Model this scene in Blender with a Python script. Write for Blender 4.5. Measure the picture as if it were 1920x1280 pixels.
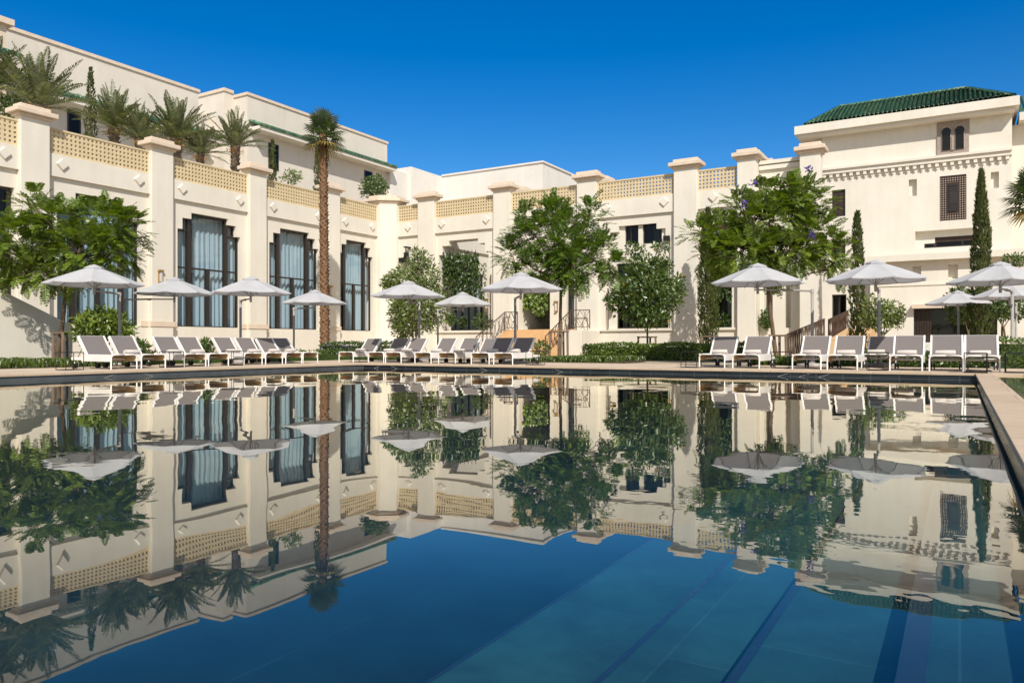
import bpy, math, random
import numpy as np
from mathutils import Vector, Matrix, Quaternion

for o in list(bpy.data.objects):
    bpy.data.objects.remove(o)
scene = bpy.context.scene
col = scene.collection
R = math.radians
random.seed(7)

# ------------------------------------------------------------------ camera, sky, sun, exposure
F = 1420.0                      # focal length in photo pixels (1920 wide)
TH = R(30.6)                    # the view is turned this far to the left of +Y
CT, ST = math.cos(TH), math.sin(TH)
HC = 0.80                       # eye above the water
DECK = 0.15                     # paving above the water
HOR = 647.0
cam_d = bpy.data.cameras.new('camera')
cam = bpy.data.objects.new('camera', cam_d)
col.objects.link(cam)
cam.location = (0, 0, HC)
cam.rotation_euler = (R(90), 0, TH)
cam_d.sensor_width = 36.0
cam_d.lens = F / 1920.0 * 36.0
cam_d.shift_y = (HOR - 640.0) / 1920.0
cam_d.clip_start = 0.05
cam_d.clip_end = 3000
scene.camera = cam

SUN = Vector((1.45, -1.70, 2.05)).normalized()
world = bpy.data.worlds.new('World')
scene.world = world
world.use_nodes = True
wn, wl = world.node_tree.nodes, world.node_tree.links
wn.clear()
wo = wn.new('ShaderNodeOutputWorld')
bg = wn.new('ShaderNodeBackground')
sky = wn.new('ShaderNodeTexSky')
sky.sky_type = 'NISHITA'
sky.sun_disc = False
sky.sun_elevation = math.asin(SUN.z)
sky.sun_rotation = math.atan2(SUN.x, SUN.y)
sky.altitude = 0
sky.air_density = 1.0
sky.dust_density = 0.5
sky.ozone_density = 3.0
hsv = wn.new('ShaderNodeHueSaturation')
hsv.inputs['Saturation'].default_value = 1.5
hsv.inputs['Value'].default_value = 1.4
hsv.inputs['Hue'].default_value = .508
gam = wn.new('ShaderNodeGamma')
gam.inputs['Gamma'].default_value = 1.0
wl.new(sky.outputs[0], hsv.inputs['Color'])
wl.new(hsv.outputs[0], gam.inputs['Color'])
# the half of the sky round the sun is whiter than the deep blue half opposite it
geo = wn.new('ShaderNodeTexCoord')
dot = wn.new('ShaderNodeVectorMath'); dot.operation = 'DOT_PRODUCT'
dot.inputs[1].default_value = SUN
wl.new(geo.outputs['Generated'], dot.inputs[0])
mr = wn.new('ShaderNodeMapRange'); mr.inputs['From Min'].default_value = .05; mr.inputs['From Max'].default_value = .75
wl.new(dot.outputs['Value'], mr.inputs['Value'])
pale = wn.new('ShaderNodeHueSaturation'); pale.inputs['Saturation'].default_value = .35; pale.inputs['Value'].default_value = 1.25
wl.new(sky.outputs[0], pale.inputs['Color'])
smix = wn.new('ShaderNodeMix'); smix.data_type = 'RGBA'
wl.new(mr.outputs[0], smix.inputs[0]); wl.new(gam.outputs[0], smix.inputs[6]); wl.new(pale.outputs[0], smix.inputs[7])
wl.new(smix.outputs[2], bg.inputs['Color'])
bg.inputs['Strength'].default_value = 0.09
wl.new(bg.outputs[0], wo.inputs['Surface'])

sd = bpy.data.lights.new('sun', 'SUN')
sd.energy = 4.6
sd.angle = R(0.53)
sd.color = (1.0, 0.945, 0.865)
so = bpy.data.objects.new('sun', sd)
col.objects.link(so)
so.rotation_euler = SUN.to_track_quat('Z', 'Y').to_euler()
so.location = (20, -20, 40)

scene.view_settings.view_transform = 'Standard'
scene.view_settings.look = 'None'
scene.view_settings.exposure = 0.04
scene.view_settings.gamma = 1.0
scene.render.engine = 'CYCLES'
scene.cycles.max_bounces = 10
scene.cycles.transparent_max_bounces = 24
scene.cycles.use_denoising = True
scene.cycles.caustics_reflective = False
scene.cycles.caustics_refractive = False
scene.cycles.volume_bounces = 0

# ------------------------------------------------------------------ measuring: photo pixel -> real point on a real plane
def ray(x, y):
    u = x - 960.0
    return Vector(((CT * u - ST * F) / F, (ST * u + CT * F) / F, (HOR - y) / F))
def onX(x, y, X0):
    d = ray(x, y); t = X0 / d.x
    return Vector((X0, d.y * t, HC + d.z * t))
def onY(x, y, Y0):
    d = ray(x, y); t = Y0 / d.y
    return Vector((d.x * t, Y0, HC + d.z * t))
def atD(x, y, D):
    d = ray(x, y)
    return Vector((d.x * D, d.y * D, HC + d.z * D))

# ------------------------------------------------------------------ materials
def newmat(name):
    m = bpy.data.materials.new(name)
    m.use_nodes = True
    nt = m.node_tree
    b = nt.nodes['Principled BSDF']
    return m, nt, b
def N(nt, kind, **kw):
    n = nt.nodes.new(kind)
    for k, v in kw.items():
        setattr(n, k, v)
    return n
def ramp(nt, fac, stops):
    r = N(nt, 'ShaderNodeValToRGB')
    el = r.color_ramp.elements
    el[0].position, el[0].color = stops[0][0], (*stops[0][1], 1)
    el[1].position, el[1].color = stops[1][0], (*stops[1][1], 1)
    for p, c in stops[2:]:
        e = el.new(p); e.color = (*c, 1)
    nt.links.new(fac, r.inputs[0])
    return r.outputs[0]
def noise(nt, scale, detail=4, rough=.55, co=None, vec=None):
    if vec is None:
        tc = N(nt, 'ShaderNodeNewGeometry')
        vec = tc.outputs['Position']
    if co:
        mp = N(nt, 'ShaderNodeMapping')
        mp.inputs['Scale'].default_value = co
        nt.links.new(vec, mp.inputs[0]); vec = mp.outputs[0]
    n = N(nt, 'ShaderNodeTexNoise')
    n.inputs['Scale'].default_value = scale
    n.inputs['Detail'].default_value = detail
    n.inputs['Roughness'].default_value = rough
    nt.links.new(vec, n.inputs['Vector'])
    return n.outputs['Fac']
def bump(nt, b, h, strength, dist):
    bp = N(nt, 'ShaderNodeBump')
    bp.inputs['Strength'].default_value = strength
    bp.inputs['Distance'].default_value = dist
    nt.links.new(h, bp.inputs['Height'])
    nt.links.new(bp.outputs[0], b.inputs['Normal'])
def mixc(nt, fac, a, b_, mode='MIX'):
    m = N(nt, 'ShaderNodeMix', data_type='RGBA', blend_type=mode)
    if isinstance(fac, float): m.inputs[0].default_value = fac
    else: nt.links.new(fac, m.inputs[0])
    for i, v in ((6, a), (7, b_)):
        if isinstance(v, tuple): m.inputs[i].default_value = (*v, 1)
        else: nt.links.new(v, m.inputs[i])
    return m.outputs[2]
M = {}
def noisy(name, c1, c2, scale=3.0, rough=.8, bs=.0, bscale=40, bdist=.01, detail=5, metallic=0.0, spec=.3, co=None):
    m, nt, b = newmat(name)
    nt.links.new(ramp(nt, noise(nt, scale, detail, .6, co), [(.3, c1), (.7, c2)]), b.inputs['Base Color'])
    b.inputs['Roughness'].default_value = rough
    b.inputs['Metallic'].default_value = metallic
    b.inputs['Specular IOR Level'].default_value = spec
    if bs: bump(nt, b, noise(nt, bscale, 3), bs, bdist)
    M[name] = m
    return m
def stucco(name, c):
    m, nt, b = newmat(name)
    dk = tuple(v * .91 for v in c); lt = tuple(min(1, v * 1.03) for v in c)
    base = ramp(nt, noise(nt, .35, 6, .65), [(.3, dk), (.7, lt)])
    st = ramp(nt, noise(nt, 1.0, 5, .7, (1.6, 1.6, .12)), [(.35, (.92, .905, .88)), (.6, (1, 1, 1))])
    nt.links.new(mixc(nt, .55, base, st, 'MULTIPLY'), b.inputs['Base Color'])
    b.inputs['Roughness'].default_value = .92
    b.inputs['Specular IOR Level'].default_value = .15
    bump(nt, b, noise(nt, 25, 4, .6), .25, .01)
    M[name] = m
stucco('stucco', (.77, .72, .62))
stucco('white_stucco', (.78, .74, .68))
stucco('upper_stucco', (.70, .64, .555))
noisy('cap_stone', (.64, .52, .40), (.72, .60, .475), 2.5, .8, .2, 30)
noisy('lattice_stone', (.60, .48, .29), (.68, .56, .36), 2.0, .85, .15, 40)
noisy('sandstone', (.58, .36, .17), (.68, .45, .24), 2.0, .8, .2, 30, co=(1, 1, 5))
noisy('bronze', (.022, .016, .013), (.034, .026, .021), 8, .4, spec=.5)
noisy('dark_wood', (.035, .02, .016), (.06, .035, .028), 6, .5)
noisy('carved_marble', (.30, .24, .20), (.40, .33, .28), 8, .7, .3, 20, .02)
noisy('white_metal', (.76, .73, .69), (.82, .79, .75), 4, .45, spec=.4)
noisy('grey_metal', (.36, .33, .305), (.42, .39, .36), 6, .4, metallic=.1)
noisy('black_metal', (.012, .012, .013), (.02, .02, .02), 6, .5)
noisy('rust_metal', (.06, .035, .025), (.10, .06, .04), 12, .7)
noisy('sling_fabric', (.170, .147, .138), (.200, .175, .165), 60, .85, .2, 400, .002)
noisy('cane', (.50, .34, .17), (.60, .43, .23), 30, .7, .3, 120, .004)
noisy('towel', (.60, .53, .47), (.68, .61, .55), 30, .95, .5, 200, .004)
noisy('rubber', (.02, .018, .016), (.04, .036, .03), 10, .7)
noisy('bark', (.10, .065, .04), (.20, .14, .09), 6, .9, .6, 18, .03, co=(1, 1, .25))
noisy('palm_bark', (.14, .075, .04), (.30, .18, .10), 9, .95, .6, 20, .03)
noisy('date_bark', (.09, .065, .045), (.19, .14, .10), 9, .95, .6, 20, .03)
noisy('stake_wood', (.12, .08, .055), (.20, .14, .10), 6, .9, .3, 20, .01, co=(1, 1, .3))
noisy('soil', (.06, .045, .03), (.11, .085, .06), 2, .95, .5, 12, .03)
noisy('brass', (.45, .27, .08), (.55, .35, .12), 8, .35, metallic=.7)
noisy('orange_fruit', (.45, .20, .03), (.58, .30, .05), 10, .6)
noisy('terracotta', (.42, .24, .14), (.5, .3, .18), 5, .8)

def canopy_mat():
    m, nt, b = newmat('canopy')
    c = ramp(nt, noise(nt, 2.2, 4), [(.3, (.56, .56, .57)), (.7, (.63, .63, .64))])
    d = N(nt, 'ShaderNodeBsdfDiffuse'); t = N(nt, 'ShaderNodeBsdfTranslucent')
    nt.links.new(c, d.inputs[0]); nt.links.new(c, t.inputs[0])
    mx = N(nt, 'ShaderNodeMixShader'); mx.inputs[0].default_value = .28
    nt.links.new(d.outputs[0], mx.inputs[1]); nt.links.new(t.outputs[0], mx.inputs[2])
    nt.links.new(mx.outputs[0], nt.nodes['Material Output'].inputs['Surface'])
    M['canopy'] = m
canopy_mat()
def curtain_mat():
    m, nt, b = newmat('curtain')
    c = ramp(nt, noise(nt, 1.2, 3, co=(1, 1, .1)), [(.3, (.46, .54, .58)), (.7, (.57, .65, .68))])
    nt.links.new(c, b.inputs['Base Color']); b.inputs['Roughness'].default_value = .9
    M['curtain'] = m
curtain_mat()
def fresnel2(nt, ior):
    """fresnel that treats a thin sheet alike from both sides"""
    g = N(nt, 'ShaderNodeNewGeometry')
    mx = N(nt, 'ShaderNodeMix', data_type='FLOAT')
    nt.links.new(g.outputs['Backfacing'], mx.inputs[0])
    mx.inputs[2].default_value = ior; mx.inputs[3].default_value = 1.0 / ior
    fr = N(nt, 'ShaderNodeFresnel'); nt.links.new(mx.outputs[0], fr.inputs[0])
    return fr.outputs[0]
def glass_mat(name, tint, ior, rough=0.0):
    m, nt, b = newmat(name)
    nt.nodes.remove(b)
    tr = N(nt, 'ShaderNodeBsdfTransparent'); tr.inputs[0].default_value = (*tint, 1)
    gl = N(nt, 'ShaderNodeBsdfGlossy'); gl.inputs['Roughness'].default_value = rough
    mx = N(nt, 'ShaderNodeMixShader')
    nt.links.new(fresnel2(nt, ior), mx.inputs[0])
    nt.links.new(tr.outputs[0], mx.inputs[1]); nt.links.new(gl.outputs[0], mx.inputs[2])
    bp = N(nt, 'ShaderNodeBump'); bp.inputs['Strength'].default_value = .06; bp.inputs['Distance'].default_value = .02
    nt.links.new(noise(nt, 1.3, 2), bp.inputs['Height'])
    nt.links.new(bp.outputs[0], gl.inputs['Normal'])
    nt.links.new(mx.outputs[0], nt.nodes['Material Output'].inputs['Surface'])
    M[name] = m
glass_mat('glass', (.74, .82, .86), 1.7)
glass_mat('dark_glass', (.20, .21, .19), 1.42)

def leafmat(name, a, b_, c, trans=.35, gloss=.08):
    m, nt, b = newmat(name)
    nt.nodes.remove(b)
    g = N(nt, 'ShaderNodeNewGeometry')
    cc = ramp(nt, g.outputs['Random Per Island'], [(.0, a), (.55, b_), (1.0, c)])
    n = ramp(nt, noise(nt, 1.3, 3, vec=g.outputs['Position']), [(.3, (.78, .78, .78)), (.7, (1.15, 1.12, 1.0))])
    cc = mixc(nt, 1.0, cc, n, 'MULTIPLY')
    d = N(nt, 'ShaderNodeBsdfDiffuse'); t = N(nt, 'ShaderNodeBsdfTranslucent'); gl = N(nt, 'ShaderNodeBsdfGlossy')
    gl.inputs['Roughness'].default_value = .45
    gl.inputs['Color'].default_value = (.9, .9, .85, 1)
    nt.links.new(cc, d.inputs[0]); nt.links.new(mixc(nt, 1.0, cc, (1.3, 1.35, .5), 'MULTIPLY'), t.inputs[0])
    m1 = N(nt, 'ShaderNodeMixShader'); m1.inputs[0].default_value = trans
    m2 = N(nt, 'ShaderNodeMixShader'); m2.inputs[0].default_value = gloss
    nt.links.new(d.outputs[0], m1.inputs[1]); nt.links.new(t.outputs[0], m1.inputs[2])
    nt.links.new(m1.outputs[0], m2.inputs[1]); nt.links.new(gl.outputs[0], m2.inputs[2])
    nt.links.new(m2.outputs[0], nt.nodes['Material Output'].inputs['Surface'])
    M[name] = m
leafmat('feather_leaf', (.07, .12, .010), (.15, .23, .016), (.28, .36, .04))
leafmat('deep_feather_leaf', (.05, .11, .014), (.11, .20, .02), (.24, .33, .04))
leafmat('shrub_leaf', (.045, .09, .012), (.08, .145, .02), (.14, .21, .035))
leafmat('pale_leaf', (.10, .15, .03), (.16, .22, .045), (.24, .30, .07))
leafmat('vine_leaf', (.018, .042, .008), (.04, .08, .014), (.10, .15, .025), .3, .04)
leafmat('cypress_leaf', (.04, .06, .012), (.07, .095, .02), (.12, .15, .035), .25, .05)
leafmat('date_leaf', (.07, .095, .03), (.12, .15, .045), (.21, .23, .08), .25, .1)
leafmat('fan_leaf', (.02, .05, .012), (.045, .085, .02), (.11, .15, .04), .3, .1)
leafmat('dry_leaf', (.20, .14, .05), (.30, .22, .06), (.34, .28, .06), .3)
leafmat('hedge_leaf', (.07, .12, .01), (.13, .20, .02), (.20, .28, .035), .35)
leafmat('grass_leaf', (.06, .11, .015), (.12, .19, .025), (.19, .26, .05), .4)
leafmat('flower_yellow', (.55, .30, .03), (.65, .42, .04), (.7, .5, .06), .2)
leafmat('flower_purple', (.12, .06, .38), (.16, .08, .48), (.2, .12, .55), .2)
leafmat('flower_blue', (.25, .22, .5), (.35, .32, .6), (.5, .48, .7), .2)

def brickmat(name, c1, c2, mortar, bw, bh, msize, rough, scale=1.0, var=.3, rot=0.0, bmp=.3, spec=.4, axis='XY'):
    m, nt, b = newmat(name)
    g = N(nt, 'ShaderNodeNewGeometry')
    vec = g.outputs['Position']
    mp = N(nt, 'ShaderNodeMapping'); mp.inputs['Rotation'].default_value = {'XY': (0, 0, rot), 'XZ': (R(90), 0, 0), 'YZ': (R(90), 0, R(90))}[axis]
    nt.links.new(vec, mp.inputs[0])
    br = N(nt, 'ShaderNodeTexBrick')
    br.inputs['Color1'].default_value = (*c1, 1); br.inputs['Color2'].default_value = (*c2, 1)
    br.inputs['Mortar'].default_value = (*mortar, 1)
    br.inputs['Scale'].default_value = scale
    br.inputs['Mortar Size'].default_value = msize
    br.inputs['Brick Width'].default_value = bw; br.inputs['Row Height'].default_value = bh
    nt.links.new(mp.outputs[0], br.inputs['Vector'])
    n = ramp(nt, noise(nt, 1.7, 7, .7), [(.3, (1 - var,) * 3), (.7, (1 + var * .4,) * 3)])
    nt.links.new(mixc(nt, 1.0, br.outputs['Color'], n, 'MULTIPLY'), b.inputs['Base Color'])
    b.inputs['Roughness'].default_value = rough
    b.inputs['Specular IOR Level'].default_value = spec
    bump(nt, b, br.outputs['Fac'], -bmp, .006)
    M[name] = m
brickmat('paving', (.60, .47, .34), (.68, .54, .40), (.40, .30, .22), .9, .6, .010, .75, var=.2)
brickmat('coping', (.56, .42, .28), (.63, .48, .33), (.34, .25, .18), 1.2, .9, .006, .7, var=.15)
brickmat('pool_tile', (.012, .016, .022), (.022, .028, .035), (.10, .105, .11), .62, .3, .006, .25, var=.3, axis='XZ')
brickmat('pool_tile_side', (.012, .016, .022), (.022, .028, .035), (.10, .105, .11), .62, .3, .006, .25, var=.3, axis='YZ')
brickmat('pool_floor', (.002, .019, .026), (.0035, .025, .032), (.012, .04, .05), 3.0, 1.5, .006, .6, var=.6, rot=R(90), bmp=0.1)
def step_stone():
    m, nt, b = newmat('step_stone')
    g = N(nt, 'ShaderNodeNewGeometry')
    mp = N(nt, 'ShaderNodeMapping'); mp.inputs['Rotation'].default_value = (0, 0, R(90)); nt.links.new(g.outputs['Position'], mp.inputs[0])
    br = N(nt, 'ShaderNodeTexBrick')
    br.inputs['Color1'].default_value = (.008, .050, .056, 1); br.inputs['Color2'].default_value = (.013, .064, .068, 1); br.inputs['Mortar'].default_value = (.028, .085, .09, 1)
    br.inputs['Scale'].default_value = 1; br.inputs['Mortar Size'].default_value = .004; br.inputs['Brick Width'].default_value = 1.3; br.inputs['Row Height'].default_value = .9
    nt.links.new(mp.outputs[0], br.inputs['Vector'])
    c = ramp(nt, noise(nt, 2.2, 8, .75), [(.28, (.45, .45, .5)), (.5, (.9, .9, .9)), (.75, (1.5, 1.4, 1.35))])
    nt.links.new(mixc(nt, 1.0, br.outputs['Color'], c, 'MULTIPLY'), b.inputs['Base Color'])
    b.inputs['Roughness'].default_value = .7
    M['step_stone'] = m
step_stone()
brickmat('sandy_ground', (.44, .35, .24), (.48, .38, .27), (.44, .35, .24), 5, 5, .0, .95, var=.4)  # pale sandy tone, chosen to bounce warm fill light onto the walls

def tile_mat():
    m, nt, b = newmat('green_tile')
    g = N(nt, 'ShaderNodeNewGeometry')
    c = ramp(nt, g.outputs['Random Per Island'], [(0, (.05, .15, .085)), (.6, (.085, .22, .125)), (1, (.19, .28, .15))])
    n = ramp(nt, noise(nt, 6, 4), [(.35, (.6, .6, .6)), (.65, (1.1, 1.1, 1.1))])
    nt.links.new(mixc(nt, 1.0, c, n, 'MULTIPLY'), b.inputs['Base Color'])
    b.inputs['Roughness'].default_value = .5
    M['green_tile'] = m
tile_mat()

def water_mat():
    m, nt, b = newmat('water')
    nt.nodes.remove(b)
    g = N(nt, 'ShaderNodeNewGeometry')
    tr = N(nt, 'ShaderNodeBsdfTransparent'); tr.inputs[0].default_value = (.80, .95, 1.0, 1)
    gl = N(nt, 'ShaderNodeBsdfGlossy'); gl.inputs['Roughness'].default_value = .0
    gl.inputs['Color'].default_value = (.97, .95, .87, 1)
    mx = N(nt, 'ShaderNodeMixShader')
    # slow swell plus fine ripples that come in patches, as a breath of wind leaves them
    def nz(s, d, co, off):
        mp = N(nt, 'ShaderNodeMapping'); mp.inputs['Scale'].default_value = co; mp.inputs['Location'].default_value = off
        mp.inputs['Rotation'].default_value = (0, 0, TH)
        nt.links.new(g.outputs['Position'], mp.inputs[0])
        n = N(nt, 'ShaderNodeTexNoise'); n.inputs['Scale'].default_value = s; n.inputs['Detail'].default_value = d
        nt.links.new(mp.outputs[0], n.inputs['Vector'])
        return n.outputs['Fac']
    swell = nz(.9, 1.0, (1, 1, 1), (3, 1, 0))
    fine = nz(5.0, 2.0, (.8, 1, 1), (0, 7, 0))
    patch = ramp(nt, nz(.22, 2.0, (1, 1, 1), (11.3, 4.2, 0)), [(.46, (0, 0, 0)), (.66, (1, 1, 1))])
    a = N(nt, 'ShaderNodeMath', operation='MULTIPLY'); nt.links.new(fine, a.inputs[0]); nt.links.new(patch, a.inputs[1])
    a2 = N(nt, 'ShaderNodeMath', operation='MULTIPLY'); nt.links.new(a.outputs[0], a2.inputs[0]); a2.inputs[1].default_value = .20
    s2 = N(nt, 'ShaderNodeMath', operation='ADD'); nt.links.new(swell, s2.inputs[0]); nt.links.new(a2.outputs[0], s2.inputs[1])
    bp = N(nt, 'ShaderNodeBump'); bp.inputs['Strength'].default_value = 1.0; bp.inputs['Distance'].default_value = .0045
    nt.links.new(s2.outputs[0], bp.inputs['Height'])
    nt.links.new(bp.outputs[0], gl.inputs['Normal'])
    fz = ramp(nt, fresnel2(nt, 2.1), [(0, (0, 0, 0)), (1, (1, 1, 1)), (.13, (.04,) * 3), (.19, (.075,) * 3), (.27, (.22,) * 3), (.36, (.44,) * 3), (.63, (.82,) * 3)])
    nt.links.new(fz, mx.inputs[0]); nt.links.new(tr.outputs[0], mx.inputs[1]); nt.links.new(gl.outputs[0], mx.inputs[2])
    nt.links.new(mx.outputs[0], nt.nodes['Material Output'].inputs['Surface'])
    M['water'] = m
water_mat()

# ------------------------------------------------------------------ mesh builder
class MB:
    def __init__(s):
        s.v = []; s.f = []; s.sm = []
    def face(s, pts, smooth=False):
        i = len(s.v)
        s.v.extend([tuple(p) for p in pts])
        s.f.append(tuple(range(i, i + len(pts)))); s.sm.append(smooth)
    def box(s, x0, x1, y0, y1, z0, z1):
        s.hexa([(x0, y0, z0), (x1, y0, z0), (x1, y1, z0), (x0, y1, z0), (x0, y0, z1), (x1, y0, z1), (x1, y1, z1), (x0, y1, z1)])
    def hexa(s, c):
        i = len(s.v); s.v.extend([tuple(p) for p in c])
        for f in ((0, 3, 2, 1), (4, 5, 6, 7), (0, 1, 5, 4), (1, 2, 6, 5), (2, 3, 7, 6), (3, 0, 4, 7)):
            s.f.append(tuple(i + k for k in f)); s.sm.append(False)
    def prism(s, poly, z0, z1):
        n = len(poly); i = len(s.v)
        s.v.extend([(p[0], p[1], z0) for p in poly]); s.v.extend([(p[0], p[1], z1) for p in poly])
        s.f.append(tuple(i + k for k in reversed(range(n)))); s.sm.append(False)
        s.f.append(tuple(i + n + k for k in range(n))); s.sm.append(False)
        for k in range(n):
            q = (k + 1) % n
            s.f.append((i + k, i + q, i + n + q, i + n + k)); s.sm.append(False)
    def tube(s, pts, radii, n=8, cap=True):
        pts = [Vector(p) for p in pts]
        if not hasattr(radii, '__len__'): radii = [radii] * len(pts)
        i0 = len(s.v); m = len(pts)
        up = Vector((0, 0, 1))
        for k, p in enumerate(pts):
            a = pts[max(0, k - 1)]; b = pts[min(m - 1, k + 1)]
            t = (b - a).normalized()
            ref = up if abs(t.z) < .95 else Vector((1, 0, 0))
            e1 = t.cross(ref).normalized(); e2 = t.cross(e1).normalized()
            if k and e1.dot(pe) < 0 and abs(e1.dot(pe)) > .3: e1 = -e1; e2 = -e2
            pe = e1
            for j in range(n):
                an = 2 * math.pi * j / n
                q = p + (e1 * math.cos(an) + e2 * math.sin(an)) * radii[k]
                s.v.append(tuple(q))
        for k in range(m - 1):
            for j in range(n):
                j2 = (j + 1) % n
                s.f.append((i0 + k * n + j, i0 + k * n + j2, i0 + (k + 1) * n + j2, i0 + (k + 1) * n + j)); s.sm.append(n > 4)
        if cap:
            s.f.append(tuple(i0 + j for j in range(n))); s.sm.append(False)
            s.f.append(tuple(i0 + (m - 1) * n + j for j in range(n))); s.sm.append(False)
    def lathe(s, prof, c=(0, 0, 0), n=20, smooth=True):
        i0 = len(s.v)
        for r, z in prof:
            for j in range(n):
                an = 2 * math.pi * j / n
                s.v.append((c[0] + r * math.cos(an), c[1] + r * math.sin(an), c[2] + z))
        for k in range(len(prof) - 1):
            for j in range(n):
                j2 = (j + 1) % n
                s.f.append((i0 + k * n + j, i0 + k * n + j2, i0 + (k + 1) * n + j2, i0 + (k + 1) * n + j)); s.sm.append(smooth)
    def build(s, name, mat, parent=None, bevel=0.0, world=True):
        me = bpy.data.meshes.new(name)
        o = bpy.data.objects.new(name, me)
        v = s.v
        if parent is not None and world:
            off = wloc(parent)
            v = [(p[0] - off[0], p[1] - off[1], p[2] - off[2]) for p in v]
        me.from_pydata(v, [], s.f)
        me.polygons.foreach_set('use_smooth', s.sm)
        me.materials.append(M[mat] if isinstance(mat, str) else mat)
        me.update()
        if bevel:
            bv = o.modifiers.new('bevel', 'BEVEL'); bv.width = bevel; bv.segments = 2; bv.limit_method = 'ANGLE'; bv.angle_limit = R(40)
        col.objects.link(o)
        if parent is not None: o.parent = parent
        return o
def wloc(o):
    p = Vector((0, 0, 0))
    while o is not None:
        p = p + o.location; o = o.parent
    return p
def tag(o, label=None, cat=None, group=None, kind=None):
    if label: o['label'] = label
    if cat: o['category'] = cat
    if group: o['group'] = group
    if kind: o['kind'] = kind
    return o
def thing(name, loc, label, cat, group=None, rz=0.0):
    o = bpy.data.objects.new(name, None)
    o.empty_display_size = .2
    col.objects.link(o)
    o.location = loc; o.rotation_euler = (0, 0, rz)
    return tag(o, label, cat, group)
def copy_tree(o, parent=None):
    c = o.copy(); col.objects.link(c)
    if parent is not None: c.parent = parent
    for ch in list(o.children): copy_tree(ch, c)
    return c

# ------------------------------------------------------------------ facade helper: s along the wall, z up, n out of the wall
class Facade:
    def __init__(s, kind, plane):
        s.k, s.p = kind, plane
    def P(s, a, z, n=0.0):
        return (s.p + n, a, z) if s.k == 'X' else (a, s.p - n, z)
    def box(s, mb, a0, a1, z0, z1, n0, n1):
        c = [s.P(a, z, n) for z in (z0, z1) for a, n in ((a0, n0), (a1, n0), (a1, n1), (a0, n1))]
        mb.hexa(c)
    def wall(s, mb, a0, a1, z0, z1, holes=(), depth=.35, n=0.0):
        """a wall sheet with rectangular (or stepped) holes and their reveals"""
        A = sorted({a0, a1, *[v for h in holes for v in (h[0], h[1]) if a0 < v < a1]})
        Z = sorted({z0, z1, *[v for h in holes for v in (h[2], h[3]) if z0 < v < z1]})
        def op(i, j):
            if i < 0 or j < 0 or i >= len(A) - 1 or j >= len(Z) - 1: return False
            a = (A[i] + A[i + 1]) / 2; z = (Z[j] + Z[j + 1]) / 2
            return any(h[0] < a < h[1] and h[2] < z < h[3] for h in holes)
        for i in range(len(A) - 1):
            for j in range(len(Z) - 1):
                if not op(i, j):
                    mb.face([s.P(A[i], Z[j], n), s.P(A[i + 1], Z[j], n), s.P(A[i + 1], Z[j + 1], n), s.P(A[i], Z[j + 1], n)])
                else:
                    if not op(i - 1, j): mb.face([s.P(A[i], Z[j], n), s.P(A[i], Z[j + 1], n), s.P(A[i], Z[j + 1], n - depth), s.P(A[i], Z[j], n - depth)])
                    if not op(i + 1, j): mb.face([s.P(A[i + 1], Z[j], n), s.P(A[i + 1], Z[j + 1], n), s.P(A[i + 1], Z[j + 1], n - depth), s.P(A[i + 1], Z[j], n - depth)])
                    if not op(i, j - 1): mb.face([s.P(A[i], Z[j], n), s.P(A[i + 1], Z[j], n), s.P(A[i + 1], Z[j], n - depth), s.P(A[i], Z[j], n - depth)])
                    if not op(i, j + 1): mb.face([s.P(A[i], Z[j + 1], n), s.P(A[i + 1], Z[j + 1], n), s.P(A[i + 1], Z[j + 1], n - depth), s.P(A[i], Z[j + 1], n - depth)])
    def lattice(s, mb, a0, a1, z0, z1, cell, n0, n1, hole=.5):
        """a pierced screen: a slab of square holes between a bottom and a top rail"""
        rail = .09
        s.box(mb, a0, a1, z1 - rail, z1, n0 - .03, n1 + .03)
        s.box(mb, a0, a1, z0, z0 + rail * .8, n0 - .02, n1 + .02)
        zb, zt = z0 + rail * .8, z1 - rail
        nx = max(3, round((a1 - a0) / cell)); nz = max(3, round((zt - zb) / cell))
        ca, cz = (a1 - a0) / nx, (zt - zb) / nz
        for i in range(nx):
            for j in range(nz):
                A0 = a0 + i * ca; Z0 = zb + j * cz
                h = (1 - hole) / 2
                o = [(A0, Z0), (A0 + ca, Z0), (A0 + ca, Z0 + cz), (A0, Z0 + cz)]
                q = [(A0 + ca * h, Z0 + cz * h), (A0 + ca * (1 - h), Z0 + cz * h), (A0 + ca * (1 - h), Z0 + cz * (1 - h)), (A0 + ca * h, Z0 + cz * (1 - h))]
                i0 = len(mb.v)
                for n in (n1, n0):
                    mb.v.extend([s.P(a, z, n) for a, z in o]); mb.v.extend([s.P(a, z, n) for a, z in q])
                for k in range(4):
                    r = (k + 1) % 4
                    mb.f.append((i0 + k, i0 + r, i0 + 4 + r, i0 + 4 + k)); mb.sm.append(False)
                    mb.f.append((i0 + 8 + k, i0 + 8 + r, i0 + 12 + r, i0 + 12 + k)); mb.sm.append(False)
                    mb.f.append((i0 + 4 + k, i0 + 4 + r, i0 + 12 + r, i0 + 12 + k)); mb.sm.append(False)

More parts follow.
